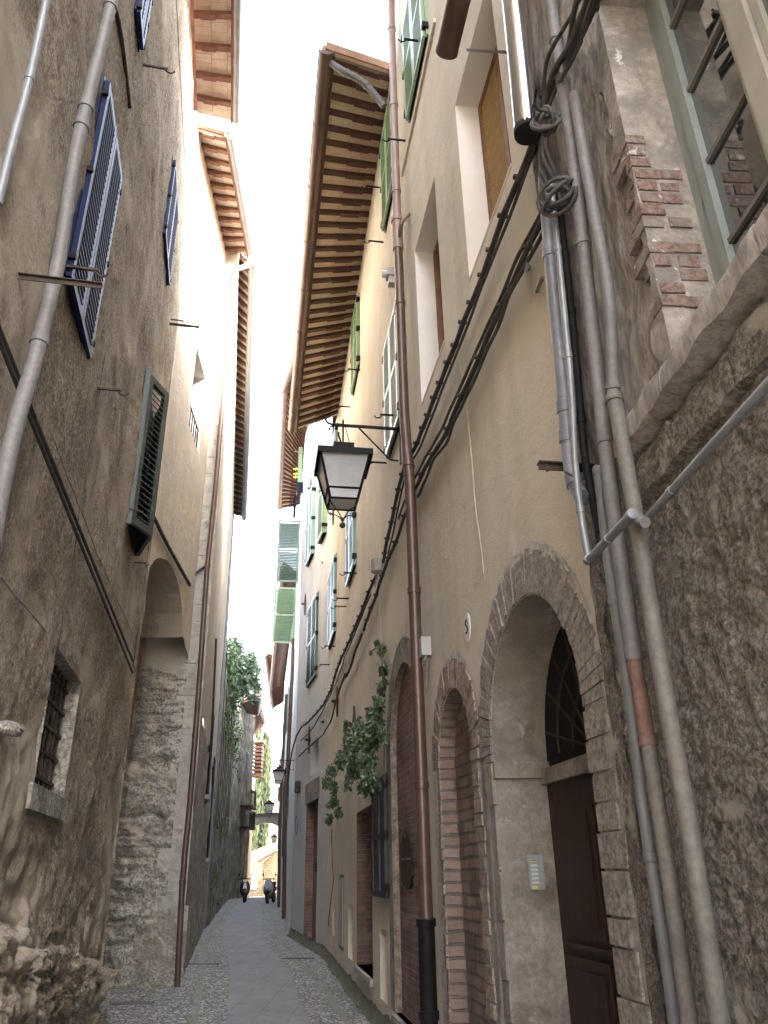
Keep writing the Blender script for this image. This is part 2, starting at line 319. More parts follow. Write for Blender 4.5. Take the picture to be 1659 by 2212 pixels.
def frosted():
    m = bpy.data.materials.new('dusty_lantern_glass'); m.use_nodes = True; t = m.node_tree; b = t.nodes['Principled BSDF']
    nn = t.nodes.new('ShaderNodeTexNoise'); nn.inputs['Scale'].default_value = 5; nn.inputs['Detail'].default_value = 6
    r = t.nodes.new('ShaderNodeValToRGB'); r.color_ramp.elements[0].color = (.50, .50, .53, 1); r.color_ramp.elements[1].color = (.80, .80, .84, 1)
    t.links.new(nn.outputs[0], r.inputs[0]); t.links.new(r.outputs[0], b.inputs['Base Color'])
    b.inputs['Roughness'].default_value = .3; b.inputs['Transmission Weight'].default_value = .55
    return m
LGLASS = frosted()
# ------------------------------------------------------------------ wall makers
def smooth01(x): x = max(0, min(1, x)); return x*x*(3-2*x)
def cdt_wall(W, outer, holes, name, m, parent, o=0.0):
    vs = []; es = []
    for loop in [outer]+holes:
        b = len(vs); n = len(loop); vs += [Vector(p) for p in loop]; es += [(b+i, b+(i+1) % n) for i in range(n)]
    rv, re_, rf, *_ = delaunay_2d_cdt(vs, es, [], 1, 1e-5)
    def inside(p, poly):
        c = False; j = len(poly)-1
        for i in range(len(poly)):
            a, b = poly[i], poly[j]
            if (a[1] > p[1]) != (b[1] > p[1]) and p[0] < (b[0]-a[0])*(p[1]-a[1])/(b[1]-a[1])+a[0]: c = not c
            j = i
        return c
    mb = MB(); mb.v = [tuple(W.P(v[0], v[1], o)) for v in rv]; mb.uv = [(v[0], v[1]) for v in rv]
    for f in rf:
        c = [sum(rv[i][k] for i in f)/len(f) for k in (0, 1)]
        if inside(c, outer) and not any(inside(c, h) for h in holes): mb.f.append(tuple(f) if W.s < 0 else tuple(f)[::-1])
    return mb.build(name, m, parent)
def grid_wall(W, u0, u1, z0, z1, step, holes, disp, name, m, parent, keep=None, top=None, smooth=True):
    def lines(a, b, extra):
        n = max(1, int(round((b-a)/step))); L = [a+(b-a)*i/n for i in range(n+1)]
        for e in extra:
            if a < e < b: L = [x for x in L if abs(x-e) > step*.45]+[e]
        return sorted(L)
    us = lines(u0, u1, [e for h in holes for e in (h[0], h[1])]); zs = lines(z0, z1, [e for h in holes for e in (h[2], h[3])])
    mb = MB(); mb.uv = []; idx = {}
    def vid(i, j):
        if (i, j) not in idx:
            u, z = us[i], zs[j]; zz = z
            if top: zz = z0+(z-z0)*(top(u)-z0)/(z1-z0)
            idx[(i, j)] = len(mb.v); r_ = disp(u, zz)
            if isinstance(r_, tuple): mb.v.append(tuple(W.P(u+r_[1], zz+r_[2], r_[0])))
            else: mb.v.append(tuple(W.P(u, zz, r_)))
            mb.uv.append((u, zz))
        return idx[(i, j)]
    for i in range(len(us)-1):
        for j in range(len(zs)-1):
            cu, cz = (us[i]+us[i+1])/2, (zs[j]+zs[j+1])/2
            if any(h[0] < cu < h[1] and h[2] < cz < h[3] for h in holes): continue
            if keep and not keep(cu, cz): continue
            q = (vid(i, j), vid(i+1, j), vid(i+1, j+1), vid(i, j+1)); mb.f.append(q if W.s < 0 else q[::-1])
    return mb.build(name, m, parent, smooth=smooth)
def reveal(W, poly, d, name, m, parent, o0=0.0, closed=True):
    mb = MB(); mb.uv = []; n = len(poly); acc = 0
    for i in range(n if closed else n-1):
        a, b = poly[i], poly[(i+1) % n]; L = math.hypot(b[0]-a[0], b[1]-a[1])
        k = len(mb.v); mb.v += [tuple(W.P(a[0], a[1], o0)), tuple(W.P(b[0], b[1], o0)), tuple(W.P(b[0], b[1], -d)), tuple(W.P(a[0], a[1], -d))]
        if abs(b[0]-a[0]) < 1e-6: mb.uv += [(0, a[1]), (0, b[1]), (d+o0, b[1]), (d+o0, a[1])]
        else: mb.uv += [(0, acc), (0, acc+L), (d+o0, acc+L), (d+o0, acc)]
        mb.f.append((k, k+1, k+2, k+3)); acc += L
    return mb.build(name, m, parent)
def panel(W, poly, o, name, m, parent):
    mb = MB(); mb.v = [tuple(W.P(u, z, o)) for u, z in poly]; mb.uv = list(poly); mb.f = [tuple(range(len(poly)))]
    return mb.build(name, m, parent)
def rect(u0, u1, z0, z1): return [(u0, z0), (u1, z0), (u1, z1), (u0, z1)]
def archpoly(c, r, zs, z0, n=20, k=1.0):
    return [(c-r, z0)]+[(c-r*math.cos(math.pi*i/n), zs+r*k*math.sin(math.pi*i/n)) for i in range(n+1)]+[(c+r, z0)]
def body(parent, W, u0, u1, z, dep, m=TILE, name='roof', zi=None):    # unseen roof slab and back walls, added to stop light behind the front
    zi = z if zi is None else zi; mb = MB(); q = .5; m2 = STONE
    a, b = W.P(u0+q, z, -.45), W.P(u1-q, zi, -.45); c, d = W.P(u1-q, zi+.25*dep, -dep), W.P(u0+q, z+.25*dep, -dep)
    mb.quad(a, b, c, d); dn = lambda p: V(p.x, p.y, -.5)
    mb.quad(d, c, dn(c), dn(d)); mb.quad(b, dn(W.P(u1-q, 0, -.9)), dn(c), c); mb.quad(a, d, dn(d), dn(W.P(u0+q, 0, -.9)))
    return mb.build(name, m, parent)
def leaf_frame(mb, O, du, dn, wd, ht, st=.065, th=.035, slat=.052, mid=True, tilt=1, nsl=None):
    O, du, dn = Vector(O), Vector(du), Vector(dn); uz = V(0, 0, 1)
    for x in (st/2, wd-st/2): mb.box(O+du*x+uz*ht/2, du*st/2, dn*th/2, uz*ht/2)
    rails = [st/2, ht-st/2]+([ht*.5] if mid else [])
    for z in rails: mb.box(O+du*wd/2+uz*z, du*(wd/2-st), dn*th/2*.98, uz*st/2)
    z = st+slat*.6
    while z < ht-st-slat*.4:
        if not (mid and abs(z-ht*.5) < st/2+slat*.35):
            a = (dn*tilt*.72+uz*-.69)*slat*.42; bb = (dn*tilt*.69+uz*.72)*.003
            mb.box(O+du*wd/2+uz*z, du*(wd/2-st), a, bb)
            mb.box(O+du*wd/2+uz*z+a, du*(wd/2-st), dn*.004, uz*slat*.085)
        z += slat
def shutters(parent, W, u0, u1, z0, z1, m, o=.05, label=None, slat=.052, leaves=2, mid=True, gap=.012, name='window', hs=.045):
    root = thing(name, W.P((u0+u1)/2, z0, 0)-world_loc(parent), None, None); root.parent = parent
    if label: root['label'] = label
    wd = (u1-u0)/leaves
    for k in range(leaves):
        mb = MB(); leaf_frame(mb, W.P(u0+k*wd+gap/2, z0, o), W.d, W.n, wd-gap, z1-z0, slat=slat, mid=mid)
        lf = mb.build('shutter', m, root)
        ue = u0 if k == 0 else u1; e = -hs if k == 0 else hs
        for q in (.08, .5, .92):
            hb = MB(); hb.bx(W, min(ue-e*.3, ue+e), max(ue-e*.3, ue+e), z0+(z1-z0)*q-hs, z0+(z1-z0)*q+hs, 0, o+.025)
            hb.build('hinge', BLACK, lf)
    fb = MB()
    for (a, b, c, d) in ((u0-.02, u0+.02, z0, z1), (u1-.02, u1+.02, z0, z1), (u0-.02, u1+.02, z1, z1+.03)):
        fb.bx(W, a, b, c, d, -.02, o-.022)
    fb.build('frame', m, root)
    bb = MB(); bb.bx(W, u0, u1, z0, z1, .002, .01); bb.build('recess_shade', SHADE, root)  # flat black sheet painted as the shade behind the louvres
    return root
def eave(parent, a0, a1, g0, g1, n, mr, ms, mg, gr=.09, rw=.045, rh=.038, name='roof', skip=None):
    """roof overhang: a = where it meets the wall, g = outer edge"""
    a0, a1, g0, g1 = map(Vector, (a0, a1, g0, g1)); L = (a1-a0).length
    root = MB(); up = V(0, 0, 1)
    def P(t, s): return a0.lerp(a1, t).lerp(g0.lerp(g1, t), s)
    m = MB(); m.uv = []
    ov = (g0-a0).length
    for i in range(13):
        for q in (0, 1.06): m.v.append(tuple(P(i/12, q)+up*.008)); m.uv.append((i/12*L, q*ov))
    m.f = [(2*i, 2*i+1, 2*i+3, 2*i+2) for i in range(12)]
    # tile layer above the boards, following the slope back over the house
    back = lambda t: P(t, -1.2)
    r = MB(); th = up*.16
    for i in range(13):
        t = i/12; a_, b_ = P(t, 1.1)+up*.05, back(t)+up*.05; r.v += [tuple(a_), tuple(b_), tuple(b_+th), tuple(a_+th)]
    for i in range(12):
        for k in range(4): r.f.append((4*i+k, 4*i+(k+1) % 4, 4*i+4+(k+1) % 4, 4*i+4+k))
    r.f += [(0, 1, 2, 3), (51, 50, 49, 48)]
    nt_ = int(L/.22)
    for i in range(nt_):                       # row of round tile ends along the edge
        t = (i+.5)/nt_; r.tube([P(t, 1.14)+up*.17, P(t, .6)+up*.20], .075, 7)
    rf = r.build(name, TILE, parent)
    m.build('soffit', ms, rf)
    f = MB(); dd = (a1-a0).normalized(); out = (g0-a0).normalized()
    f.box((P(0, .97)+P(1, .97))/2-up*.02, (P(1, .97)-P(0, .97))/2, out*.02, up*.05); f.build('fascia', mr, rf)
    for i in range(n):
        t = (i+.3+random.uniform(-.06, .06))/n if n > 1 else .5
        if t > .995 or t < .002: continue
        A, B = P(t, 0.0), P(t, .95); ax = (B-A)/2; b2 = MB()
        b2.box((A+B)/2-up*rh, ax, dd*rw, up*rh)
        b2.box(A.lerp(B, .39)-up*(rh*2+.016), ax*.39, dd*rw*.98, up*.016)
        b2.build('rafter', mr, rf)
    gb = MB(); gb.trough(P(0, 1.0)+out*gr*.9-up*.0, P(1, 1.0)+out*gr*.9-up*.0, gr); gb.build('gutter', mg, rf, smooth=2)
    return rf
def pipe(name, pts, r, m, label, cat='pipe', group=None, step=.25, collars=(), mc=None, seg=14, parts=None):
    P_ = dense(pts, step); root = thing(name, P_[-1] if P_[-1].z < P_[0].z else P_[0], label, cat, group)
    MB().tube(P_, r, seg).build('tube', m, root, smooth=2)
    for p, rr in collars_at(P_, collars, r):
        b = MB(); t = (p[1]-p[0]); b.tube(p, rr, seg); b.build('collar', mc or m, root, smooth=2)
    return root
def collars_at(P_, fr, r):
    out = []; tot = [0]
    for i in range(1, len(P_)): tot.append(tot[-1]+(P_[i]-P_[i-1]).length)
    for f in fr:
        s_ = f*tot[-1]
        for i in range(1, len(P_)):
            if tot[i] >= s_:
                q = P_[i-1].lerp(P_[i], (s_-tot[i-1])/max(1e-6, tot[i]-tot[i-1])); d = (P_[i]-P_[i-1]).normalized(); h = .03 if r > .03 else .015
                out.append(([q-d*h, q-d*h*.9, q+d*h*.9, q+d*h], [r*1.02, r*1.18, r*1.18, r*1.02])); break
    return out
# ------------------------------------------------------------------ wall planes (all in metres)
R2 = Wall((-.20, 10.56), -9.12, -1)
K0 = R2.P(7.2, 0); R2b = Wall((K0.x, K0.y), -14.5, -1); K1 = R2b.P(5.2, 0)
R1 = Wall((.97, 3.20), -4.5, -1)
P1 = (-3.44, 10.44); P2 = (-3.36, 14.02)
L1 = Wall(P1, -11.99, 1)
L2, L2len = wall_to(P1, (-3.655, 13.965), 1)
LF = Wall(P2, -100.5, -1)                    # end wall of the next house, square to the street
L3, L3len = wall_to((-3.36, 14.02), (-5.36, 24.8), 1)
C1 = (-3.38, 28.0); RC, RClen = wall_to((K1.x, K1.y), C1, -1)
D1 = (-5.75, 43.0); RD, RDlen = wall_to(C1, D1, -1)
E1 = (-7.0, 53.0); RE, RElen = wall_to(D1, E1, -1)
G1p = (-8.3, 43.5); LG, LGlen = wall_to((-5.36, 24.8), G1p, 1)
H1p = (-8.55, 50.5); LH, LHlen = wall_to(G1p, H1p, 1)
fb = lambda x, s=0: noise.fractal(x, 1.0, 2.0, 5)
# ================================================================== GROUND
def strip(name, left, right, lift, m, kind='structure'):
    mb = MB(); mb.uv = []
    n = len(left)
    for i in range(n):
        for j in range(7):
            p = left[i].lerp(right[i], j/6); mb.v.append((p.x, p.y, gz(p.y)+lift)); mb.uv.append((p.y, p.x))
    mb.f = [(i*7+j, i*7+j+1, (i+1)*7+j+1, (i+1)*7+j) for i in range(n-1) for j in range(6)]
    return tag(mb.build(name, m), kind=kind)
def poly_at(pts, Y):
    for a, b in zip(pts, pts[1:]):
        if a.y <= Y <= b.y: return a.lerp(b, (Y-a.y)/(b.y-a.y))
    return pts[0] if Y < pts[0].y else pts[-1]
def gpoly(pix, pre, post):
    q = sorted([ground(*p) for p in pix], key=lambda p: p.y)
    return [V(*p, 0) for p in pre]+[V(p.x, p.y, 0) for p in q]+[V(*p, 0) for p in post]
YS = [-6+.5*i for i in range(37)]+[13+.75*i for i in range(60)]+[60, 70, 76]
mbg = MB()
ys = [-200, -30, -6, 12, 20, 30, 45, 52, 60, 68, 76, 90, 400]
for y in ys: mbg.v += [(-300, y, gz(y)-.03), (300, y, gz(y)-.03)]
mbg.f = [(2*i, 2*i+1, 2*i+3, 2*i+2) for i in range(len(ys)-1)]
tag(mbg.build('ground', GUTST), kind='structure')
leftE = [V(-1.6, -6, 0), V(-1.6, 1, 0), V(-5.5, 10.4, 0), V(-5.5, 13.9, 0), V(-3.6, 14.1, 0), V(-5.6, 24.8, 0), V(-8.6, 43.5, 0), V(-9.2, 52, 0), V(-13, 76, 0)]
rightE = [V(3.0, -6, 0), V(1.5, 2, 0), V(-.1, 10.5, 0), V(-1.2, 17.7, 0), V(-2.5, 22.8, 0), V(-3.2, 28, 0), V(-5.6, 43, 0), V(-6.8, 53, 0), V(-8, 76, 0)]
strip('cobbled_street', [poly_at(leftE, y) for y in YS], [poly_at(rightE, y) for y in YS], -.004, COB)
cl = gpoly([(490, 2212), (497, 2110), (493, 2070), (484, 2040), (483, 2010), (492, 1980), (508, 1958), (528, 1943)], [(.1, -6), (-.45, 2)], [(-9.3, 60), (-12, 76)])
cr = gpoly([(671, 2212), (625, 2103), (598, 2063), (570, 2032), (563, 2010), (566, 1977), (562, 1941)], [(1.6, -6), (.65, 2)], [(-8.2, 60), (-10.5, 76)])
strip('paved_roadway', [poly_at(cl, y) for y in YS], [poly_at(cr, y) for y in YS], .004, PAVE)
def band(pix, wd, pre, post):
    q = gpoly(pix, pre, post); return [poly_at(q, y)-V(wd/2, 0, 0) for y in YS if y < 50], [poly_at(q, y)+V(wd/2, 0, 0) for y in YS if y < 50]
strip('drainage_channel', *band([(417, 2212), (436, 2093), (440, 2043), (456, 2010), (496, 1960)], .09, [(-1.2, -6), (-1.0, 2)], [(-8.6, 50)]), .003, GUTST)
strip('drainage_channel', *band([(753, 2212), (694, 2126), (641, 2070), (598, 2017), (591, 1977), (585, 1944)], .09, [(2.2, -6), (.95, 2)], [(-7.6, 50)]), .003, GUTST)
def grate(px, py, wd, dp, ang, label):
    p = ground(px, py); root = thing('drain_grate', V(p.x, p.y, gz(p.y)+.006), label, 'drain', 'drain grates across the street')
    a = V(math.cos(R(ang)), math.sin(R(ang)), 0); b = V(-a.y, a.x, 0); c = V(p.x, p.y, gz(p.y)+.008)
    f = MB()
    for s_ in (-1, 1): f.box(c+b*dp/2*s_, a*wd/2, b*.012, V(0, 0, .007)); f.box(c+a*wd/2*s_, b*dp/2, a*.012, V(0, 0, .007))
    f.build('frame', STEEL, root); f = MB(); n = int(wd/.055)
    for i in range(n): f.box(c+a*(wd*(i+.5)/n-wd/2), a*.012, b*dp/2, V(0, 0, .006))
    f.build('bars', STEEL, root)
    f = MB(); f.box(c-V(0, 0, .003), a*wd/2, b*dp/2, V(0, 0, .001)); f.build('pit_shade', SHADE, root)  # black plate stands for the darkness under the bars
grate(440, 2082, .62, .17, -8, 'black slotted drain grate by the foot of the rusty pipe on the left cobbles')
grate(646, 2070, .62, .17, -8, 'black slotted drain grate in the cobbles on the right of the paving')
grate(285, 2168, .55, .16, 0, 'dark drain grate beside the rubble stones at lower left')
# moss strip along the foot of the right wall
mo = MB()
for W_, ua, ub in ((R2, -1.2, 7.2), (R2b, 0, 5.2)):
    n = 60; b0 = len(mo.v)
    for i in range(n+1):
        u = ua+(ub-ua)*i/n; h = .05+.10*max(0, noise.noise(V(u*1.7, 3, 0)))+.03*noise.noise(V(u*7, 1, 0)); wd = .06+.10*abs(noise.noise(V(u*2.1, 9, 0)))
        p = W_.P(u, 0, 0); z = gz(p.y)
        mo.v += [tuple(W_.P(u, z+h+.12, .004)), tuple(W_.P(u, z+h*.5, .03)), tuple(W_.P(u, z+.012, wd))]
    mo.f += [(b0+3*i+j, b0+3*i+3+j, b0+3*i+4+j, b0+3*i+1+j) for i in range(n) for j in range(2)]
tag(mo.build('moss', MOSS, None, smooth=True), 'dark moss and damp dirt along the foot of the cream wall', 'moss', kind='stuff')

# ================================================================== RIGHT SIDE: cream house (R2)
hc = thing('cream_house', R2.P(-3, 0), 'cream plastered house on the right with brick arches, brown eaves and sage shutters', 'house')
a1 = archpoly(-6.26, .77, 2.27, -.1); a2 = archpoly(-4.47, .53, 2.36, -.1, k=1.02); a3 = archpoly(-2.25, .85, 2.80, .30, k=1.0)
holes = [a1, a2, a3, rect(-6.95, -5.82, 5.9, 7.95), rect(-4.93, -3.86, 5.98, 8.05), rect(.25, 1.9, .42, 2.40), rect(-.88, -.35, .30, 1.0),
         rect(2.37, 3.0, .42, 1.15), rect(5.3, 5.75, .55, 1.15)]
cdt_wall(R2, [(-7.6, -.2), (7.2, -.2), (7.2, 11.75), (5.8, 11.85), (-2.85, 12.75), (-2.85, 14.4), (-7.6, 14.4)], holes, 'wall', CREAM, hc)
for h, d, nm, m in ((a1, .36, 'stone_reveal', SIDEST), (a2, .13, 'brick_reveal', BRICKB), (a3, .07, 'brick_reveal', BRICKP), (holes[3], .30, 'window_reveal', REVEAL), (holes[4], .30, 'window_reveal', REVEAL),
                 (holes[5], .30, 'brick_reveal', BRICK), (holes[6], .09, 'recess_reveal', CREAM), (holes[7], .09, 'recess_reveal', CREAM), (holes[8], .06, 'recess_reveal', CREAM)):
    reveal(R2, h, d, nm, m, hc)
panel(R2, a2, -.13, 'brick_infill', BRICKB, hc); panel(R2, a3, -.07, 'brick_infill', BRICK, hc)
panel(R2, holes[5], -.30, 'doorway_infill', BRICKB, hc)
for h in (6, 7): panel(R2, holes[h], -.09, 'recess_back', CREAM, hc)
panel(R2, holes[8], -.06, 'recess_back', CREAM, hc)
body(hc, R2, -2.85, 7.2, 12.4, 6, zi=11.6); body(hc, R2, -7.5, -2.86, 14.3, 6, name='upper_roof')
# arch rings, built stone by stone
def ring(W, c, r, R_, zs, name, m, parent, n, proud=.012, a0=0, a1=180, k=1.0, dep=.10, jit=.012, pm=MORTAR):
    mb = MB(); mb.uv = []
    for i in range(n):
        t0, t1 = [R(a0+(a1-a0)*(i+e)/n) for e in (.06, .94)]
        ro = R_+random.uniform(-jit, jit)*2; ri = r+random.uniform(0, jit); pr = proud+random.uniform(-.004, .006)
        q = [(c-ri*math.cos(t0), zs+ri*k*math.sin(t0)), (c-ri*math.cos(t1), zs+ri*k*math.sin(t1)), (c-ro*math.cos(t1), zs+ro*k*math.sin(t1)), (c-ro*math.cos(t0), zs+ro*k*math.sin(t0))]
        vs = [W.P(u, z, pr) for u, z in q]+[W.P(u, z, -dep) for u, z in q]
        mb.add(vs, [(0, 1, 2, 3), (4, 7, 6, 5), (0, 4, 5, 1), (1, 5, 6, 2), (2, 6, 7, 3), (3, 7, 4, 0)])
    mb.uv = None; return mb.build(name, m, parent)
def ring_bed(W, c, r, R_, zs, z0, m, parent, o=.004, k=1.0, jit=.02, name='mortar_ring'):
    n = 60; mb = MB()
    prof = [(0, z0)]+[None]*(n+1)+[(1, z0)]
    inn = [(c-r, z0)]+[(c-r*math.cos(math.pi*i/n), zs+r*k*math.sin(math.pi*i/n)) for i in range(n+1)]+[(c+r, z0)]
    out = [(c-R_, z0)]+[(c-(R_+noise.noise(V(i*.35, c, 0))*jit*1.5+random.uniform(0, jit*.5))*math.cos(math.pi*i/n), zs+(R_+noise.noise(V(i*.35, c, 0))*jit*1.5)*k*math.sin(math.pi*i/n)) for i in range(n+1)]+[(c+R_, z0)]
    # jamb parts subdivided so that the edge is irregular
    for i in range(len(inn)-1): mb.quad(W.P(*inn[i], o), W.P(*inn[i+1], o), W.P(*out[i+1], o), W.P(*out[i], o))
    for u, z in ((0, 0),):
        pass
    mb2 = mb.build(name, m, parent); return mb2
ring_bed(R2, -6.26, .775, 1.06, 2.27, -.15, MORTAR, hc)
ring(R2, -6.26, .772, 1.02, 2.27, 'voussoirs', VOUS, hc, 46)
def jamb(W, ue, sgn, z0, z1, m, parent, rows, wmin, wmax, name='jamb_stones', proud=.012, dep=.1, gapz=.012):
    mb = MB(); z = z0
    while z < z1-.03:
        h = min(random.uniform(*rows), z1-z); wd = random.uniform(wmin, wmax)
        a, b = (ue, ue+sgn*wd); pr = proud+random.uniform(-.006, .010)
        c = W.P((a+b)/2, z+h/2, (pr-dep)/2); mb.box(c, W.d*abs(b-a)/2, W.n*(pr+dep)/2, V(0, 0, h/2-gapz/2)); z += h
    return mb.build(name, m, parent)
jamb(R2, -7.032, -1, -.1, 2.27, VOUS, hc, (.09, .22), .19, .27)
jamb(R2, -5.488, 1, -.1, 2.27, SIDEST, hc, (.2, .42), .10, .14)
ring_bed(R2, -4.47, .535, .80, 2.36, -.15, MORTAR, hc, k=1.02)
ring(R2, -4.47, .532, .765, 2.36, 'brick_arch_ring', BRICKP, hc, 30, k=1.02)
jamb(R2, -5.002, -1, -.1, 2.36, BRICKP, hc, (.075, .10), .12, .21, name='jamb_bricks')
jamb(R2, -3.938, 1, -.1, 2.36, BRICKP, hc, (.075, .10), .05, .10, name='jamb_bricks')
# brick steps in the reveal of the blind arch
ring_bed(R2, -2.25, .855, 1.12, 2.80, .3, SIDEST, hc, jit=.012, name='plastered_arch_band')
mb = MB(); mb.bx(R2, -3.1, -1.4, .12, .30, -.06, .05); mb.build('stone_sill', STONE, hc)
mb = MB(); mb.bx(R2, .25, 1.9, .34, .42, -.3, .04); mb.build('stone_sill', ASHLAR, hc)
for a_, b_, c_ in ((-6.95, -5.82, 5.9), (-4.93, -3.86, 5.98)): mb = MB(); mb.bx(R2, a_, b_, c_-.03, c_+.002, -.3, .004); mb.build('window_sill', CREAM, hc)
# impost, door and fanlight of the big arch
mb = MB(); mb.bx(R2, -5.52, -5.42, 2.12, 2.22, -.36, .008); mb.build('impost', SIDEST, hc)
dr = thing('door', R2.P(-6.26, 0, -.34)-world_loc(hc), None, None); dr.parent = hc
mb = MB(); mb.bx(R2, -7.05, -6.27, -.1, 2.08, -.38, -.34); mb.bx(R2, -6.255, -5.48, -.1, 2.08, -.38, -.34)
for ua, ub in ((-6.98, -6.34), (-6.18, -5.56)):
    for za, zb in ((.1, .62), (.72, 1.15), (1.25, 1.95)):
        mb.bx(R2, ua, ub, za, zb, -.338, -.322); mb.bx(R2, ua+.06, ub-.06, za+.06, zb-.06, -.321, -.312)
mb.build('door_leaf', WOODD, dr)
mb = MB()
for z in (.66, 1.2): mb.bx(R2, -6.95, -5.58, z-.012, z+.012, -.338, -.315)
mb.build('door_rail', IRON, dr)
mb = MB(); mb.bx(R2, -7.03, -5.5, 2.08, 2.17, -.40, -.30); mb.build('transom', SIDEST, dr)
mb = MB(); mb.bx(R2, -7.05, -5.45, 2.17, 3.05, -.40, -.375); mb.build('fanlight_shade_panel', SHADE, dr)  # black panel paints the dark interior behind the grille
mb = MB()
for i in range(9):
    t = math.pi*(i+.5)/9; mb.tube([R2.P(-6.26, 2.2, -.36), R2.P(-6.26-.74*math.cos(t), 2.27+.74*math.sin(t), -.36)], .008, 6)
for r_ in (.3, .55):
    mb.tube([R2.P(-6.26-r_*math.cos(math.pi*i/16), 2.25+r_*math.sin(math.pi*i/16), -.36) for i in range(17)], .008, 6)
mb.build('fanlight_grille', IRON, dr)
# windows behind the two deep openings
for ua, ub, za, zb, cane in ((-6.95, -5.82, 5.9, 7.95, True), (-4.93, -3.86, 5.98, 8.05, False)):
    wroot = thing('window', R2.P(ub, za, -.25)-world_loc(hc), None, None); wroot.parent = hc
    mb = MB()
    for a, b, c, d in ((ua, ua+.07, za, zb), (ub-.07, ub, za, zb), (ua, ub, za, za+.07), (ua, ub, zb-.07, zb), ((ua+ub)/2-.04, (ua+ub)/2+.04, za, zb)): mb.bx(R2, a, b, c, d, -.27+(c*.0001), -.215-(a*.0001))
    mb.build('frame', WOODB, wroot)
    if cane:
        mb = MB(); n = 26
        for i in range(n):
            for sg in (1, -1):
                u = ua+.07+(ub-ua-.14)*i/(n-1); w_ = min(.7, 9)
                z = za+.07
                p, q = R2.P(ua+.07, zb-.07-(zb-za-.14)*i/n, -.245+.004*sg), R2.P(ub-.07, zb-.07-(zb-za-.14)*i/n-.3*sg, -.245+.004*sg)
                if za+.05 < q.z < zb-.05: mb.tube([p, q], .010, 5)
        for i in range(40): z = za+.09+(zb-za-.18)*i/39; mb.tube([R2.P(ua+.07, z, -.235), R2.P(ub-.07, z, -.235)], .011, 5)
        mb.build('cane_blind', WICKER, wroot)
        mb = MB(); mb.bx(R2, ua, ub, za, zb, -.265, -.262); mb.build('blind_backing', WICKER, wroot)
    else:
        mb = MB(); mb.bx(R2, ua, ub, za, zb, -.262, -.258); mb.build('pane', GLASS, wroot)
# eaves
eave(hc, R2.P(-2.75, 12.72, .0), R2.P(5.75, 11.85, .0), R2.P(-3.05, 12.55, .93), R2.P(5.9, 11.45, 1.0), 34, RAFT, SOFF, COPPER, gr=.105, rw=.042, rh=.026)
eave(hc, R2.P(-7.5, 14.35, .0), R2.P(-2.9, 14.35, .0), R2.P(-7.5, 14.15, .95), R2.P(-2.9, 14.15, .95), 18, RAFT, SOFF, COPPER, gr=.105, name='upper_roof')
mb = MB(); mb.bx(R2, -5.4, -3.36, 9.80, 9.87, 0, .03); mb.build('string_course', CREAM, hc)
# shutters of the cream house
for args in ((-5.05, -3.95, 10.1, 11.85, GREEN), (-2.95, -1.95, 10.25, 12.0, GREEN), (1.2, 2.2, 10.1, 11.75, GREEN), (-2.85, -1.82, 6.45, 8.15, GREENB),
             (5.55, 6.6, 9.7, 11.5, GREENB), (1.85, 3.02, 6.4, 8.25, GREENB), (5.5, 7.0, 6.27, 8.05, GREENB)):
    shutters(hc, R2, *args)
sw = shutters(hc, R2, -1.15, -.08, 1.33, 2.62, BLUEBLK, o=.03, slat=9)
mb = MB()
for i in range(6): mb.bx(R2, -1.15+.18*i, -1.15+.18*i+.17, 1.37, 2.58, .012, .028+.002*(i % 2))
mb.build('boards', BLUEBLK, sw)
# small dark window under the blue-green shutters, behind the pipe
# ----- next façade, turned a little further left
hb_ = thing('pale_house', R2b.P(2, 0), 'pale grey-cream house past the ivy where the right wall bends', 'house')
holes = [rect(1.2, 2.95, -.1, 3.15), rect(1.3, 2.45, 3.75, 4.55)]
cdt_wall(R2b, [(0, -.2), (5.2, -.2), (5.2, 15.2), (0, 14.8)], holes, 'wall', PALE, hb_)
reveal(R2b, holes[0], .28, 'door_reveal', BRICK, hb_); reveal(R2b, holes[1], .22, 'window_reveal', PALE, hb_)
panel(R2b, holes[0], -.28, 'door', WOODD, hb_); panel(R2b, holes[1], -.22, 'pane', SHADE, hb_)
mb = MB(); mb.bx(R2b, 2.0, 2.96, -.05, 3.15, -.26, -.20); mb.build('brick_pier', BRICK, hb_)
mb = MB(); mb.bx(R2b, 1.0, 3.15, 3.15, 3.62, 0, .012); mb.build('lintel', SIDEST, hb_)
body(hb_, R2b, 0, 5.2, 15.0, 6)
shutters(hb_, R2b, 1.68, 3.15, 6.1, 8.3, GREEND, slat=.07)
shutters(hb_, R2b, .55, 1.35, 9.55, 12.1, GREEN, leaves=1, o=.12)
shutters(hb_, R2b, 2.55, 3.6, 9.75, 11.95, GREENB, leaves=2, o=.10)
ga, gb_, gc = at(652, 741, 17.0), at(619, 838, 20.6), at(605, 1100, 28.0)
eave(hb_, R2b.P(-.2, 15.1), R2b.P(5.2, 15.25), ga, gb_+(gb_-ga)*.15, 16, RAFTO, SOFF, COPPERP, gr=.1)
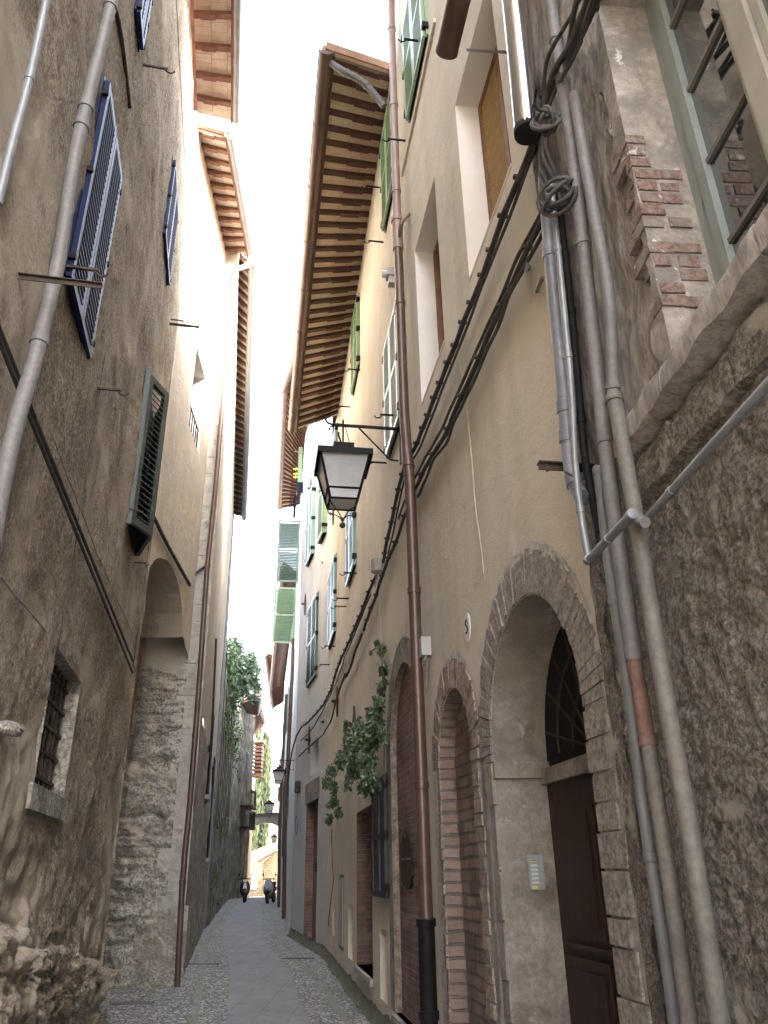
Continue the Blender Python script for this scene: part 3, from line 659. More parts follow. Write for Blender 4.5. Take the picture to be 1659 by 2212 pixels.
# ----- third façade, seen edge-on, with open shutters
h3 = thing('white_house', RC.P(2, 0), 'narrow white house seen edge-on with open green shutters and washing', 'house')
cdt_wall(RC, [(0, -.2), (RClen, -.2), (RClen, 15.2), (0, 15.2)], [], 'wall', WHITEW, h3)
body(h3, RC, 0, RClen, 15.1, 6)
eave(h3, RC.P(0, 15.2), RC.P(RClen, 15.1), gb_, gc, 24, RAFTO, SOFF, COPPERP, gr=.1)
def open_leaf(W, px0, py0, px1, py1, m, parent, slat=.055, side=0, u=None):
    """shutter leaf standing square to the wall, hinged on it"""
    z0, z1 = py0, py1
    mb = MB(); leaf_frame(mb, W.P(u, z0, .06), W.n, W.d, px1-px0, z1-z0, slat=slat); o = mb.build('open_shutter', m, parent); return o
def zat(px, py, P): return at(px, py, P.y).z
p = RC.P(1.0, 0); z0, z1 = zat(645, 1258, p), zat(645, 1125, p); open_leaf(RC, 0, z0, .72, z1, GREEND, h3, u=1.0)
p = RC.P(4.0, 0); z0, z1 = zat(630, 1390, p), zat(630, 1270, p); open_leaf(RC, 0, z0, .80, z1, GREEN, h3, u=4.0)
p = RC.P(.5, 0); z0, z1 = zat(655, 1040, p), zat(655, 965, p); open_leaf(RC, 0, z0, .14, z1, GREEN, h3, u=.55)
p = RC.P(2.4, 0)
for (u, a, b) in ((2.0, 1070, 1130), (4.6, 1400, 1470), (4.9, 1290, 1240)):
    p = RC.P(u, 0); z0, z1 = sorted((zat(640, a, p), zat(640, b, p))); mb = MB(); leaf_frame(mb, RC.P(u, z0, .05), RC.d, RC.n, .7, z1-z0); mb.build('shutter', GREENB, h3)
# further façades on the right
h4 = thing('long_house', RD.P(4, 0), 'long pale house further down on the right under a dark rafter eave', 'house')
cdt_wall(RD, [(0, -.2), (RDlen, -.2), (RDlen, 11.2), (0, 11.9)], [], 'wall', WHITEW, h4)
body(h4, RD, 0, RDlen, 11.2, 6)
g0, g1 = at(611, 1226, 27.5), at(588, 1490, 45.5)
eave(h4, RD.P(0, 11.95), RD.P(RDlen, 11.3), V(g0.x, 28.0, at(611, 1226, 28).z), g1, 60, RAFT, RAFT, COPPERP, gr=.1, rw=.03)
h5 = thing('far_house', RE.P(4, 0), 'farthest house on the right, just before the bridge arch, with a jutting eave', 'house')
cdt_wall(RE, [(0, -.3), (RElen, -.3), (RElen, 12.4), (0, 12.6)], [], 'wall', WHITEW, h5)
body(h5, RE, 0, RElen, 12.4, 6)
eave(h5, RE.P(0, 12.6), RE.P(RElen, 12.3), at(577, 1414, 43.5), at(591, 1530, 53.5), 30, RAFT, RAFT, ZINC, gr=.1, rw=.04)
mb = MB()
for (W_, u, za, zb, m_, par) in ((RD, 2, 3.6, 5.6, GREENB, h4), (RD, 5, 7.0, 9.0, GREENB, h4), (RD, 8, 3.4, 5.4, GREEN, h4), (RD, 11, 6.6, 8.6, GREENB, h4), (RE, 3, 6, 8, GREENB, h5), (RD, 5, 2.2, 3.4, BLUEBLK, h4)):
    mb = MB(); leaf_frame(mb, W_.P(u, za, .06), W_.d, W_.n, .6, zb-za, slat=.09); leaf_frame(mb, W_.P(u+.62, za, .06), W_.d, W_.n, .6, zb-za, slat=.09); mb.build('shutter', m_, par)

# ================================================================== RIGHT SIDE: dark house next to the camera (R1)
hd = thing('dark_stone_house', R1.P(-1, 0), 'dark rough stone house at the right edge with a large paned window', 'house')
WU0, WU1, WZ0, WZ1 = -2.75, -1.0, 3.12, 5.15
def dR1(u, z):
    e = min(1, max(0, (z-2.9)/.3)); a = .5*(1-e)+.12*e
    p = V(u*3.2, z*3.2, 4); h = noise.fractal(p, .9, 2.1, 6)*.016*a*2
    v = noise.voronoi(V(u*5.5, z*4.5, 2))[0]; h += (min(.35, v[1]-v[0])-.15)*.03*a
    f = .014 if z > 2.9 else .016
    h = h*.5+noise.fractal(V(u*18, z*18, 1), .6, 2.3, 5)*f*.8
    b = max(0, min(1, (.55+u)/.25+1)) if False else 1
    if z < 2.8: h += .06
    return h*b
grid_wall(R1, -3.2, -.02, .4, 6.8, .024, [(WU0, WU1, WZ0, WZ1)], dR1, 'wall', ROUGHR, hd, keep=lambda u, z: z < 3.1)
grid_wall(R1, -3.2, -.02, 3.08, 6.8, .03, [(WU0, WU1, WZ0, WZ1)], lambda u, z: noise.fractal(V(u*6, z*2.5, 4), .9, 2.1, 6)*.022+noise.fractal(V(u*20, z*9, 1), .8, 2.2, 4)*.007, 'upper_wall', RENDERR, hd)
mb = MB(); mb.quad(R1.P(-3.2, 6.8), R1.P(.02, 6.8), R1.P(.02, 15.2), R1.P(-3.2, 15.2)); mb.quad(R1.P(-5.6, -.2), R1.P(-3.2, -.2), R1.P(-3.2, 15.2), R1.P(-5.6, 15.2)); mb.quad(R1.P(-3.2, -.2), R1.P(.02, -.2), R1.P(.02, .4), R1.P(-3.2, .4))
mb.build('unseen_outer_wall', RENDERR, hd); body(hd, R1, -5.6, 0, 15, 6); eave(hd, R1.P(-5.6, 15.1), R1.P(0, 15.1), R1.P(-5.6, 14.9, .5), R1.P(0, 14.9, .5), 14, RAFT, SOFF, COPPER)  # unseen raised wall and eave added to keep sun off the left house
wn = thing('window', R1.P(WU1, WZ0, -.2)-world_loc(hd), None, None); wn.parent = hd
op = rect(WU0, WU1, WZ0, WZ1); reveal(R1, op, .26, 'reveal', OLDPL, wn, o0=.036)
mb = MB()
def fr(u0, u1, z0, z1, o0=-.235, o1=-.185): mb.bx(R1, u0, u1, z0, z1, o0, o1)
fr(-1.07, -1.0, WZ0, WZ1); fr(-1.125, -1.072, WZ0+.05, WZ1-.05, -.22, -.175); fr(WU0, -1.0, WZ1-.06, WZ1, -.236, -.19)
mb.build('frame', FRAMEG, wn)
mb = MB(); fr(-1.56, -1.46, WZ0, WZ1, -.23, -.165); fr(-1.60, -1.565, WZ0, WZ1, -.225, -.185); fr(-1.455, -1.425, WZ0, WZ1, -.225, -.185); mb.build('mullion', FRAMEB, wn)
mb = MB()
for z in (3.62, 4.02, 4.42, 4.82): fr(-1.43, -1.12, z-.011, z+.011, -.215, -.19); fr(-2.7, -1.6, z-.011, z+.011, -.215, -.19)
mb.build('glazing_bars', LEAD, wn)
mb = MB(); mb.quad(R1.P(WU0, WZ0, -.205), R1.P(-1.05, WZ0, -.205), R1.P(-1.05, WZ1, -.205), R1.P(WU0, WZ1, -.205)); mb.build('pane', GLASS, wn)
# stone sill with a second course under it
def rough_slab(W, u0, u1, z0, z1, o0, o1, m, name, parent, amp=.018, seed=0, tilt=0):
    mb = MB(); nu = int((u1-u0)/.035)+1; ring_ = []
    prof = [(o0, z0), (o0*.3+o1*.7, z0-.004), (o1, z0+.015)]+[(o1, z0+(z1-z0)*k/4) for k in (1, 2, 3)]+[(o1-.015, z1), (o0*.3+o1*.7, z1+.003), (o0, z1+.004)]
    for i in range(nu+1):
        u = u0+(u1-u0)*i/nu
        for (o, z) in prof:
            q = noise.fractal(V(u*7+seed, z*9, o*9), .9, 2.1, 4)*amp; mb.v.append(tuple(W.P(u+q*.5, z+q+tilt*(u-u0), o+q)))
    k = len(prof)
    mb.f = [(i*k+j, i*k+j+1, (i+1)*k+j+1, (i+1)*k+j) for i in range(nu) for j in range(k-1)]+[tuple(range(k)), tuple(nu*k+j for j in range(k))[::-1]]
    return mb.build(name, m, parent, smooth=2)
x = -3.0
for i, L_ in enumerate((.82, .50, .62, .50)):
    rough_slab(R1, x, min(x+L_-.008, -.50), 3.0, 3.12, -.05, .13, RENDERR, 'sill_stone', wn, amp=.007, seed=i*5)
    x += L_
x = -3.0
for i, L_ in enumerate((.45, .38, .5, .30, .42, .34)):
    if x+L_ < -.45: rough_slab(R1, x, x+L_-.012, 2.80, 2.965, -.05, .085, ROUGHR, 'corbel_stone', wn, amp=.012, seed=i*9+40)
    x += L_
# bricks laid bare where the plaster has fallen off the window jamb
mb = MB(); z = 3.42
while z < 4.34:
    for q in range(2):
        if random.random() < (.10 if 3.55 < z < 4.2 else .55) or (q == 0 and random.random() < .30): continue
        mb.bx(R1, -1.004-.006*random.random(), -.99+random.uniform(.03, .15), z+random.uniform(-.004, .004), z+random.uniform(.044, .054), -.15+q*.10+random.uniform(-.02, .02), -.055+q*.090+random.uniform(-.012, .008))
    z += .064
mb.build('bare_bricks', PINKBR, hd)
mb = MB(); n = 46
prev = None
for i in range(n+1):
    z = 3.12+(5.1-3.12)*i/n; wd = .10+.09*noise.noise(V(z*3.1, 7, 0))+.05*noise.noise(V(z*11, 2, 0)); wd = max(.02, wd)
    if 3.52 < z < 4.32: wd *= .45
    cur = (R1.P(-1.0, z, .035), R1.P(-1.0+wd, z, .036), R1.P(-1.0+wd+.02, z, .0))
    if prev: mb.quad(prev[0], prev[1], cur[1], cur[0]); mb.quad(prev[1], prev[2], cur[2], cur[1])
    prev = cur
mb.build('plaster_edge', OLDPL, hd)
# mortar filling the joint between the two houses
mb = MB(); n = 120; prev = None
for i in range(n+1):
    z = .3+(6.6-.3)*i/n; w1 = .05+.04*noise.noise(V(z*4, 1, 3)); c = R2.P(-7.5, z, .02)
    cur = [R2.P(-7.30+.03*noise.noise(V(z*6, 5, 0)), z, .012), R2.P(-7.45, z, .03+.03*noise.noise(V(z*5, 9, 0))), R1.P(-.12-.1*abs(noise.noise(V(z*3, 4, 0))), z, .07+.03*noise.noise(V(z*7, 2, 2)))]
    if prev:
        for k in range(2): mb.quad(prev[k], prev[k+1], cur[k+1], cur[k])
    prev = cur
mb.build('joint_mortar', ROUGHR, hd, smooth=True)

# ================================================================== LEFT SIDE: rough brown house (L1 + L2 over the arch)
hl = thing('rough_brown_house', L1.P(-3, 0), 'tall rough plastered house on the left with navy shutters and a barred window', 'house')
bz = [L1.uz(*p) for p in ((125, 1407), (177, 1481), (61, 1683), (128, 1722))]
BU0, BU1, BZ0, BZ1 = (bz[0][0]+bz[2][0])/2, (bz[1][0]+bz[3][0])/2, (bz[2][1]+bz[3][1])/2, (bz[0][1]+bz[1][1])/2
ra, rb = L1.uz(0, 1985), L1.uz(235, 2095)
def zrock(u): return ra[1]+(rb[1]-ra[1])*(u-ra[0])/(rb[0]-ra[0])
def dL1(u, z):
    h = noise.fractal(V(u*1.3, z*1.1, 0), .9, 2.1, 5)*.035+noise.fractal(V(u*9, z*7, 3), .8, 2.2, 4)*.012
    zr = zrock(u)+.16*noise.noise(V(u*1.6, 0, 5))
    if z < zr+.9: h += noise.fractal(V(u*3.3, z*3.3, 8), .9, 2.1, 5)*.05*smooth01((zr+.9-z)/.9)
    if z < zr:
        q = V(u*3.6+.5*noise.noise(V(u*3, z*3, 0)), z*5.0+.4*noise.noise(V(u*3, z*3, 9)), 1)
        k = smooth01((zr-z)/.06); v = noise.voronoi(q); e = v[0][1]-v[0][0]; c = v[1][0]; cr = noise.cell_vector(V(c.x*7.3, c.y*5.1, c.z*3.7))
        h += k*(.01+.09*cr.x+(q-c).dot(V(cr.y-.5, cr.z-.2, 0))*.22-.11*(1-min(1, e/.09))+noise.fractal(V(u*11, z*11, 2), .6, 2.4, 6)*.022)
    for (a, b, c, d) in ((BU0, BU1, BZ0, BZ1),):
        if a-.05 < u < b+.05 and c-.05 < z < d+.05: h = min(h, .015)
    return h
grid_wall(L1, -8.5, 0, -.1, 3.4, .028, [(BU0, BU1, BZ0, BZ1)], dL1, 'lower_wall', ROUGHL, hl)
grid_wall(L1, -9.5, 0, 3.4, 13.4, .09, [], lambda u, z: (dL1(u, z)), 'wall', ROUGHL, hl)
grid_wall(L1, -13.2, -9.5, -.1, 12.8, .6, [], lambda u, z: 0, 'rear_wall', ROUGHL, hl, keep=lambda u, z: True)
mb = MB(); mb.quad(L1.P(-9.5, -.1), L1.P(-8.5, -.1), L1.P(-8.5, 3.4), L1.P(-9.5, 3.4)); mb.build('low_wall', ROUGHL, hl)
# barred window
bw = thing('barred_window', L1.P(BU0, BZ0)-world_loc(hl), None, None); bw.parent = hl
hp = rect(BU0, BU1, BZ0, BZ1); reveal(L1, hp, .26, 'stone_reveal', STONE, bw, o0=.012); panel(L1, hp, -.26, 'pane_shade', SHADE, bw)  # black back panel stands for the unlit room
mb = MB()
for i in range(7): u = BU0+(BU1-BU0)*(i+.5)/7; mb.tube([L1.P(u, BZ0, -.09), L1.P(u, BZ1, -.09)], .011, 8)
mb.build('upright_bars', IRON, bw); mb = MB()
for i in range(5):
    z = BZ0+(BZ1-BZ0)*(i+.5)/5; mb.bx(L1, BU0, BU1, z-.012, z+.012, -.105, -.075)
mb.build('cross_bars', IRON, bw)
mb = MB(); mb.bx(L1, BU0-.12, BU1+.06, BZ0-.17, BZ0-.012, -.02, .035); mb.build('sill', STONE, bw)
# the shutters of this house
def corners(W, pts, o=0):
    q = [W.uz(*p, o) for p in pts]; us = sorted(a for a, b in q); zs = sorted(b for a, b in q); return us, zs
def shut_px(parent, W, tl, tr, br, bl, m, o=.06, **k):
    a, b, c, d = W.uz(*tl, o), W.uz(*tr, o), W.uz(*br, o), W.uz(*bl, o)
    return shutters(parent, W, (a[0]+d[0])/2, (b[0]+c[0])/2, (c[1]+d[1])/2, (a[1]+b[1])/2, m, o=o, **k)
shut_px(hl, L1, (228, 185), (265, 375), (190, 770), (150, 600), NAVY, slat=.062, mid=False, o=.03, hs=.02)
shut_px(hl, L1, (372, 345), (385, 395), (370, 632), (354, 555), NAVY, slat=.062, mid=False, o=.03, hs=.02)
shut_px(hl, L1, (316, -75), (330, -30), (308, 105), (298, 40), NAVY, slat=.062, mid=False, o=.03, hs=.02)
# the dark green shutter propped open at the bottom
def at_z(px, py, z): d = ray(px, py); return EYE+d*((z-1.6)/d.z)
A_ = L1.hit(279, 1126, .03); B_ = at_z(325, 1160, A_.z); zT = L1.hit(322, 806, .03).z
gu0, gu1, gz0 = L1.uz(279, 1126, .03)[0], L1.uz(297, 1198, .03)[0], A_.z
C_ = L1.P(gu1, gz0, .03)
sroot = thing('window', L1.P(gu0, gz0)-world_loc(hl), None, None); sroot.parent = hl; sroot['label'] = 'dark green louvred shutters half closed in a V, tip out over the street'
for s0, nl in ((A_, 0), (C_, 1)):
    v_ = (B_-s0); v_.z = 0; L_ = v_.length; v_.normalize(); n_ = V(v_.y, -v_.x, 0)
    mb = MB(); leaf_frame(mb, s0, v_, n_ if nl == 0 else -n_, L_-.01, zT-gz0, st=.09 if L_ > .4 else .05, th=.045, slat=.075, mid=False); mb.build('shutter', TEAL, sroot)
mb = MB(); mb.bx(L1, gu0, gu1, gz0, zT, .0, .02); mb.build('recess_shade', SHADE, sroot)  # black sheet painted as shade behind the half-open leaves
mb = MB(); mb.bx(L1, gu0-.06, gu0-.005, gz0-.05, zT+.05, 0, .06); mb.build('frame', TEAL, sroot)
mb = MB(); mb.tube([L1.P(gu0-.08, gz0+.12, .02), L1.P(gu0+.02, gz0+.12, .17)], .010, 6); mb.build('stay', IRON, sroot)
# façade over the arch
apx = [(314.6, 1252.7), (323, 1226), (334.7, 1209), (344.7, 1205), (360, 1209), (371.5, 1222.6), (381.6, 1249), (390, 1283), (395, 1326), (396.6, 1376.5)]
arc = [L2.uz(*p) for p in apx]; arc = sorted(arc)
arc = [(0.0, arc[0][1]-.25)]+[(max(.02, u), z) for u, z in arc if u > .02 and u < L2len-.1]+[(L2len, arc[-1][1]-.25)]
nwz = [L2.uz(*p) for p in ((435, 655), (452, 715), (425, 858), (418, 800))]
NU0, NU1, NZ0, NZ1 = nwz[0][0], nwz[1][0]+.1, 9.05, 10.8
h2 = rect(NU0, NU1, NZ0, NZ1); sm = [L2.uz(*p) for p in ((452, 508), (462, 520), (458, 575))]
h3_ = rect(sm[0][0], sm[1][0], sm[2][1], sm[0][1])
top2 = [(L2len, L2.uz(490, 548)[1]+.1), (-.7, L2.uz(427, 272)[1]+.1), (-.7, 11.0), (0, 11.0)]
cdt_wall(L2, arc+top2, [h2, h3_], 'arch_wall', OCHRE, hl)
reveal(L2, h2, .30, 'window_reveal', REVEAL, hl); panel(L2, h2, -.30, 'pane', BLUEBLK, hl)
reveal(L2, h3_, .12, 'window_reveal', REVEAL, hl); panel(L2, h3_, -.12, 'pane', GREEND, hl)
mb = MB()
for i in range(6): u = NU0+.05+(NU1-NU0-.1)*i/5; mb.tube([L2.P(u, NZ0, -.04), L2.P(u, NZ0+.5, -.04)], .012, 6)
mb.tube([L2.P(NU0, NZ0+.5, -.04), L2.P(NU1, NZ0+.5, -.04)], .014, 6); mb.build('railing', BLACK, hl)
reveal(L2, arc[1:-1], 1.5, 'arch_vault', OCHRE, hl, closed=False)
mb = MB(); mb.quad(L2.P(-.02, -.2, .03), L2.P(-.02, -.2, -1.5), L2.P(-.02, 6, -1.5), L2.P(-.02, 6, .0)); mb.quad(L2.P(0, -.2, -1.5), L2.P(4, -.2, -1.5), L2.P(4, 6.2, -1.5), L2.P(0, 6.2, -1.5)); mb.build('recess_wall', ROUGHL, hl)
body(hl, L1, -13.2, 0, 12.6, 6); body(hl, L2, 0, L2len, 13.2, 6, zi=13.7, name='upper_roof')
mb = MB(); mb.quad(L1.P(0, 12.7), L2.P(0, 12.7), L2.P(0, 13.3), L1.P(-.4, 13.3)); mb.build('gable', OCHRE, hl)
# eaves over both
A0, A1 = L1.hit(418, -10), L1.hit(427, 245)
g0, g1 = at_z(505, -10, A0.z-.15), at_z(503, 262, A1.z-.15)
print('L1 eave', A0, A1, g0, g1)
q0 = A0+(A0-A1)*1.1; w0 = g0+(g0-g1)*1.1
eave(hl, q0, A1, w0, g1, max(8, int((q0-A1).length/.52)), RAFTO, SOFW, ZINC, gr=.075, rw=.05)
B0, B1 = L2.hit(427, 272), L2.hit(490, 548)
g0, g1 = at_z(489, 290, B0.z-.15), at_z(536, 548, B1.z-.15)
print('L2 eave', B0, B1, g0, g1)
eave(hl, B0, B1, g0, g1, 11, RAFTO, SOFW, ZINC, gr=.075, rw=.05, name='upper_roof')

# ================================================================== LEFT SIDE: quoined stone house (L3)
hq = thing('quoined_stone_house', L3.P(3, 0), 'grey stone house with pale corner blocks past the left arch', 'house')
def dF(u, z):
    row = .27+.05*math.sin(z*2.1); k = z/row+.25*noise.noise(V(u*2.2, z*1.5, 0)); fr_ = abs(k-round(k))
    h = -.05*(1-smooth01(fr_/.13))*(.4+.6*max(0, noise.noise(V(u*1.6, z*1.1, 7))+.5))
    h += noise.fractal(V(u*3, z*5.5, 0), .8, 2.2, 6)*.060*(1 if z < 4.2 else .3)+noise.fractal(V(u*12, z*18, 3), .7, 2.3, 5)*.014+.03*noise.cell(V(u*2.2+.5*math.floor(k), math.floor(k), 3))
    h -= smooth01((.35-u)/.35)*0
    return h
grid_wall(LF, .30, 1.9, -.1, 5.3, .03, [], dF, 'end_wall', STONE, hq, keep=lambda u, z: z < 4.98+.14*noise.noise(V(u*2.5, 4, 0))+.08*noise.noise(V(u*9, 4, 0)))
mb = MB(); mb.quad(LF.P(.28, 3.9, -.06), LF.P(1.9, 3.9, -.06), LF.P(1.9, 7.5, -.02), LF.P(.28, 7.5, -.02)); mb.build('plastered_end_wall', OCHRE, hq)
# corner blocks, coursed
mb = MB(); z = -.1; i = 0
while z < 13.55:
    h = random.uniform(.24, .36) if z < 6 else random.uniform(.30, .42); wl = random.uniform(.33, .52)
    if z > 5.2: wl = .31
    wr = random.uniform(.26, .42); pr = random.uniform(.0, .010); c = LF.P(wl/2-.01, z+h/2, pr/2)
    # the block as an L round the corner
    mb.box(LF.P(wl/2-pr, z+h/2, -.06+pr/2), LF.d*(wl/2+pr*.0), LF.n*(.06+pr/2), V(0, 0, h/2-.007))
    mb.box(L3.P(wr/2+.0, z+h/2, -.06+pr/2), L3.d*(wr/2), L3.n*(.06+pr/2-.002), V(0, 0, h/2-.008)); z += h; i += 1
mb.build('quoins', ASHLAR, hq)
grid_wall(LF, .0, .32, -.1, 13.6, .05, [], lambda u, z: -.010, 'corner_mortar', MORTAR, hq)
# rubble bulging at the foot of the corner
grid_wall(LF, -.06, .75, -.05, 1.15, .03, [], lambda u, z: .045*smooth01((1.15-z)/.4)*smooth01((.75-u)/.2)+noise.fractal(V(u*6, z*6, 4), .9, 2.1, 5)*.03-.02*(z > 1.1), 'worn_corner', STONE, hq)
def dL3(u, z): return noise.fractal(V(u*1.2, z*1.4, 2), .9, 2.1, 5)*.035
grid_wall(L3, .02, L3len, -.1, 12.2, .12, [], dL3, 'wall', OCHRE if False else STONE, hq, keep=lambda u, z: z < 4.3)
grid_wall(L3, .02, L3len, 4.3, 12.9, .25, [], lambda u, z: noise.fractal(V(u, z, 2), .9, 2.1, 4)*.02, 'upper_wall', OCHRE, hq)
body(hq, L3, 0, L3len, 12.6, 6)
for (u, a, b) in ((5.2, 3.3, 5.2), (8.6, 2.0, 4.6)):
    mb = MB(); mb.bx(L3, u, u+.75, a, b, -.02, .045); mb.build('window_shade_panel', SHADE, hq); mb = MB(); mb.bx(L3, u-.06, u+.81, a-.10, a, -.02, .09); mb.build('window_ledge', ASHLAR, hq)  # black panel on the wall face stands for a shaded opening
ga = at(541, 560, 14.3); gb2 = at(524, 1117, 24.6)
wa, wb = L3.P(.1, ga.z+.25), L3.P(L3len, gb2.z+.2)
eave(hq, wa, wb, ga, gb2, 38, RAFT, SOFW, ZINC, gr=.085, rw=.045)
mb = MB(); z0 = 12.8
mb.quad(L3.P(0, 12.85), L3.P(L3len, 12.85), wb, wa); mb.quad(LF.P(0, 13.6, -.02), LF.P(2, 13.6, -.02), LF.P(2, wa.z, -.02), LF.P(0, wa.z, -.02)); mb.build('parapet', OCHRE, hq)
# ================================================================== LEFT SIDE further on
gw = thing('garden_wall', LG.P(5, 0), 'high ivy-covered garden wall past the stone house on the left', 'wall')
gtop = lambda u: 8.3+1.2*u/LGlen+.35*noise.noise(V(u*.6, 3, 1))
grid_wall(LG, 0, LGlen, -.1, 8.3, .16, [], lambda u, z: noise.fractal(V(u*1.0, z*1.1, 2), .9, 2.1, 5)*.09, 'wall', IVYW, gw, top=gtop)
mb = MB()
for i in range(40):
    u0 = LGlen*i/40; u1 = LGlen*(i+1)/40; a, b = LG.P(u0, gtop(u0), .05), LG.P(u1, gtop(u1), .05); mb.quad(a, b, b-LG.n*3, a-LG.n*3)
mb.build('wall_top', IVYW, gw)
hk = thing('dark_narrow_house', LH.P(2, 0), 'dark weathered house with balconies and pipes beyond the garden wall', 'house')
grid_wall(LH, 0, LHlen, -.1, 10.6, .3, [], lambda u, z: noise.fractal(V(u, z, 2), .9, 2.1, 5)*.05, 'wall', IVYW, hk)
body(hk, LH, 0, LHlen, 10.6, 6)
mb = MB(); mb.quad(LH.P(0, -.2, 0), LH.P(0, -.2, -4), LH.P(0, 10.6, -4), LH.P(0, 10.6, 0)); mb.build('end_wall', STONE, hk)
for (u, z, h) in ((1.0, 6.4, 1.6), (4.0, 6.6, 1.6), (1.2, 3.0, 1.2)):
    mb = MB(); leaf_frame(mb, LH.P(u, z, .06), LH.d, LH.n, .5, h, slat=.09); leaf_frame(mb, LH.P(u+.52, z, .06), LH.d, LH.n, .5, h, slat=.09); mb.build('shutter', ZINC, hk)
for z in (3.9, 5.0):
    mb = MB(); mb.bx(LH, 2.4, 5.0, z, z+.09, 0, .6)
    for i in range(14): mb.tube([LH.P(2.45+i*.19, z+.09, .57), LH.P(2.45+i*.19, z+.95, .57)], .012, 5)
    mb.tube([LH.P(2.4, z+.95, .57), LH.P(5.0, z+.95, .57)], .018, 6); mb.build('balcony', BLACK, hk)
eave(hk, LH.P(.2, 10.4), LH.P(3.2, 10.4), at(558, 1506, 44.5), at(554, 1545, 48.0), 14, RAFT, RAFT, ZINC, gr=.08)
# sunlit white house beyond
sw1 = (-8.9, 50.6); sw2 = (-9.95, 60.0); WS, WSl = wall_to(sw1, sw2, 1)
hs_ = thing('sunlit_white_house', WS.P(4, 0), 'white house catching the sun on the left before the bridge arch', 'house')
cdt_wall(WS, [(0, -.3), (WSl, -.3), (WSl, 10.6), (0, 10.6)], [], 'wall', WHITEW, hs_)
WSe = Wall(sw1, -98, 1); mb = MB(); mb.quad(WSe.P(0, -.3), WSe.P(4, -.3), WSe.P(4, 10.6), WSe.P(0, 10.6)); mb.build('end_wall', WHITEW, hs_)
body(hs_, WS, 0, WSl, 10.6, 6)
eave(hs_, WS.P(0, 10.5), WS.P(5, 10.5), at(561, 1540, 50.5), at(572, 1562, 55.5), 22, RAFT, RAFT, ZINC, gr=.09)
bx_ = thing('enclosed_balcony', WS.P(6, 6.2), 'brown slatted balcony box jutting from the sunlit white house', 'balcony')
p0_, p1_ = at(551, 1604, 56), at(565, 1677, 56); mb = MB()
wd_, ht_ = p1_.x-p0_.x, p0_.z-p1_.z
for i in range(9): mb.box(V((p0_.x+p1_.x)/2, 56, p1_.z+ht_*(i+.5)/9), V(wd_/2, 0, 0), V(0, .5, 0), V(0, 0, ht_/9*.32))
mb.build('slats', RAFT, bx_); mb = MB()
mb.box(V((p0_.x+p1_.x)/2, 56, p0_.z), V(wd_/2+.1, 0, 0), V(0, .65, 0), V(0, 0, .08)); mb.box(V((p0_.x+p1_.x)/2, 56, p1_.z), V(wd_/2+.05, 0, 0), V(0, .6, 0), V(0, 0, .06)); mb.box(V((p0_.x+p1_.x)/2, 56.3, (p0_.z+p1_.z)/2), V(wd_/2-.05, 0, 0), V(0, .1, 0), V(0, 0, ht_/2))
mb.build('box_frame', SUNST, bx_)
# bridge arch over the street
br = thing('bridge_arch', at(570, 1880, 52), 'flat stone arch bridging the street with a row of roof tiles on top', 'arch')
b0, b1 = at(538, 1762, 52), at(601, 1762, 52); zt0, zt1 = at(542, 1762, 52).z, at(597, 1758, 52).z; zc0, zs0 = at(575, 1777, 52).z, at(541, 1793, 52).z
mb = MB(); n = 20; f_ = []; 
for i in range(n+1):
    t = i/n; x_ = b0.x+(b1.x-b0.x)*t; zt = zt0+(zt1-zt0)*t; s_ = 1-((t-.58)/.58)**2; zl = zs0+(zc0-zs0)*max(0, s_)
    f_.append((x_, zt, zl))
for a, b in zip(f_, f_[1:]):
    for (y_, fl) in ((51.8, 0), (52.3, 1)): mb.quad(V(a[0], y_, a[2]), V(b[0], y_, b[2]), V(b[0], y_, b[1]), V(a[0], y_, a[1]))
    mb.quad(V(a[0], 51.8, a[2]), V(b[0], 51.8, b[2]), V(b[0], 52.3, b[2]), V(a[0], 52.3, a[2])); mb.quad(V(a[0], 51.8, a[1]), V(b[0], 51.8, b[1]), V(b[0], 52.3, b[1]), V(a[0], 52.3, a[1]))
mb.build('arch', ASHLAR, br); mb = MB()
for i in range(16):
    t = (i+.5)/16; a = b0.lerp(b1, t); mb.tube([V(a.x, 51.6, zt0+(zt1-zt0)*t+.03), V(a.x, 52.5, zt0+(zt1-zt0)*t+.05)], .06, 7)
mb.build('coping_tiles', SIDEST, br)
# end of the street: sunlit stone buildings
en = thing('sunlit_stone_house', at(560, 1935, 76), 'yellow rubble house closing the end of the street in the sun', 'house')
Y_ = 76; base = -.3
def pz(px, py): return at(px, py, Y_)
A, B_, Cc, D_ = pz(530, 1845), pz(576, 1826), pz(582, 1838), pz(600, 1850)
mb = MB(); mb.uv = []
pts = [V(A.x-6, Y_, base), V(D_.x, Y_, base), V(D_.x, Y_, D_.z), V(Cc.x, Y_, Cc.z), V(B_.x, Y_, B_.z), V(A.x, Y_, A.z), V(A.x-6, Y_, A.z-1)]
mb.v = [tuple(p) for p in pts]+[tuple(p+V(0, 5, 0)) for p in pts]; k = len(pts)
mb.f = [tuple(range(k))]+[(i, (i+1) % k, (i+1) % k+k, i+k) for i in range(k)]+[tuple(range(k, 2*k))[::-1]]
mb.uv = [(v[0], v[2]) for v in mb.v]; mb.build('wall', SUNST, en)
mb = MB(); mb.quad(pz(541, 1937), pz(541, 1937), pz(541, 1937), pz(541, 1937)) if False else None
mb.box((pz(549, 1915)+pz(549, 1893))/2+V(0, -.04, 0), V(.24, 0, 0), V(0, .03, 0), V(0, 0, .62)); mb.build('door', WHITEW, en)
e2 = thing('low_sunlit_house', at(585, 1935, 70), 'low stone house with a sloping tile verge at the right end of the street', 'house')
Y_ = 70; a = pz(566, 1860); b = pz(592, 1842)
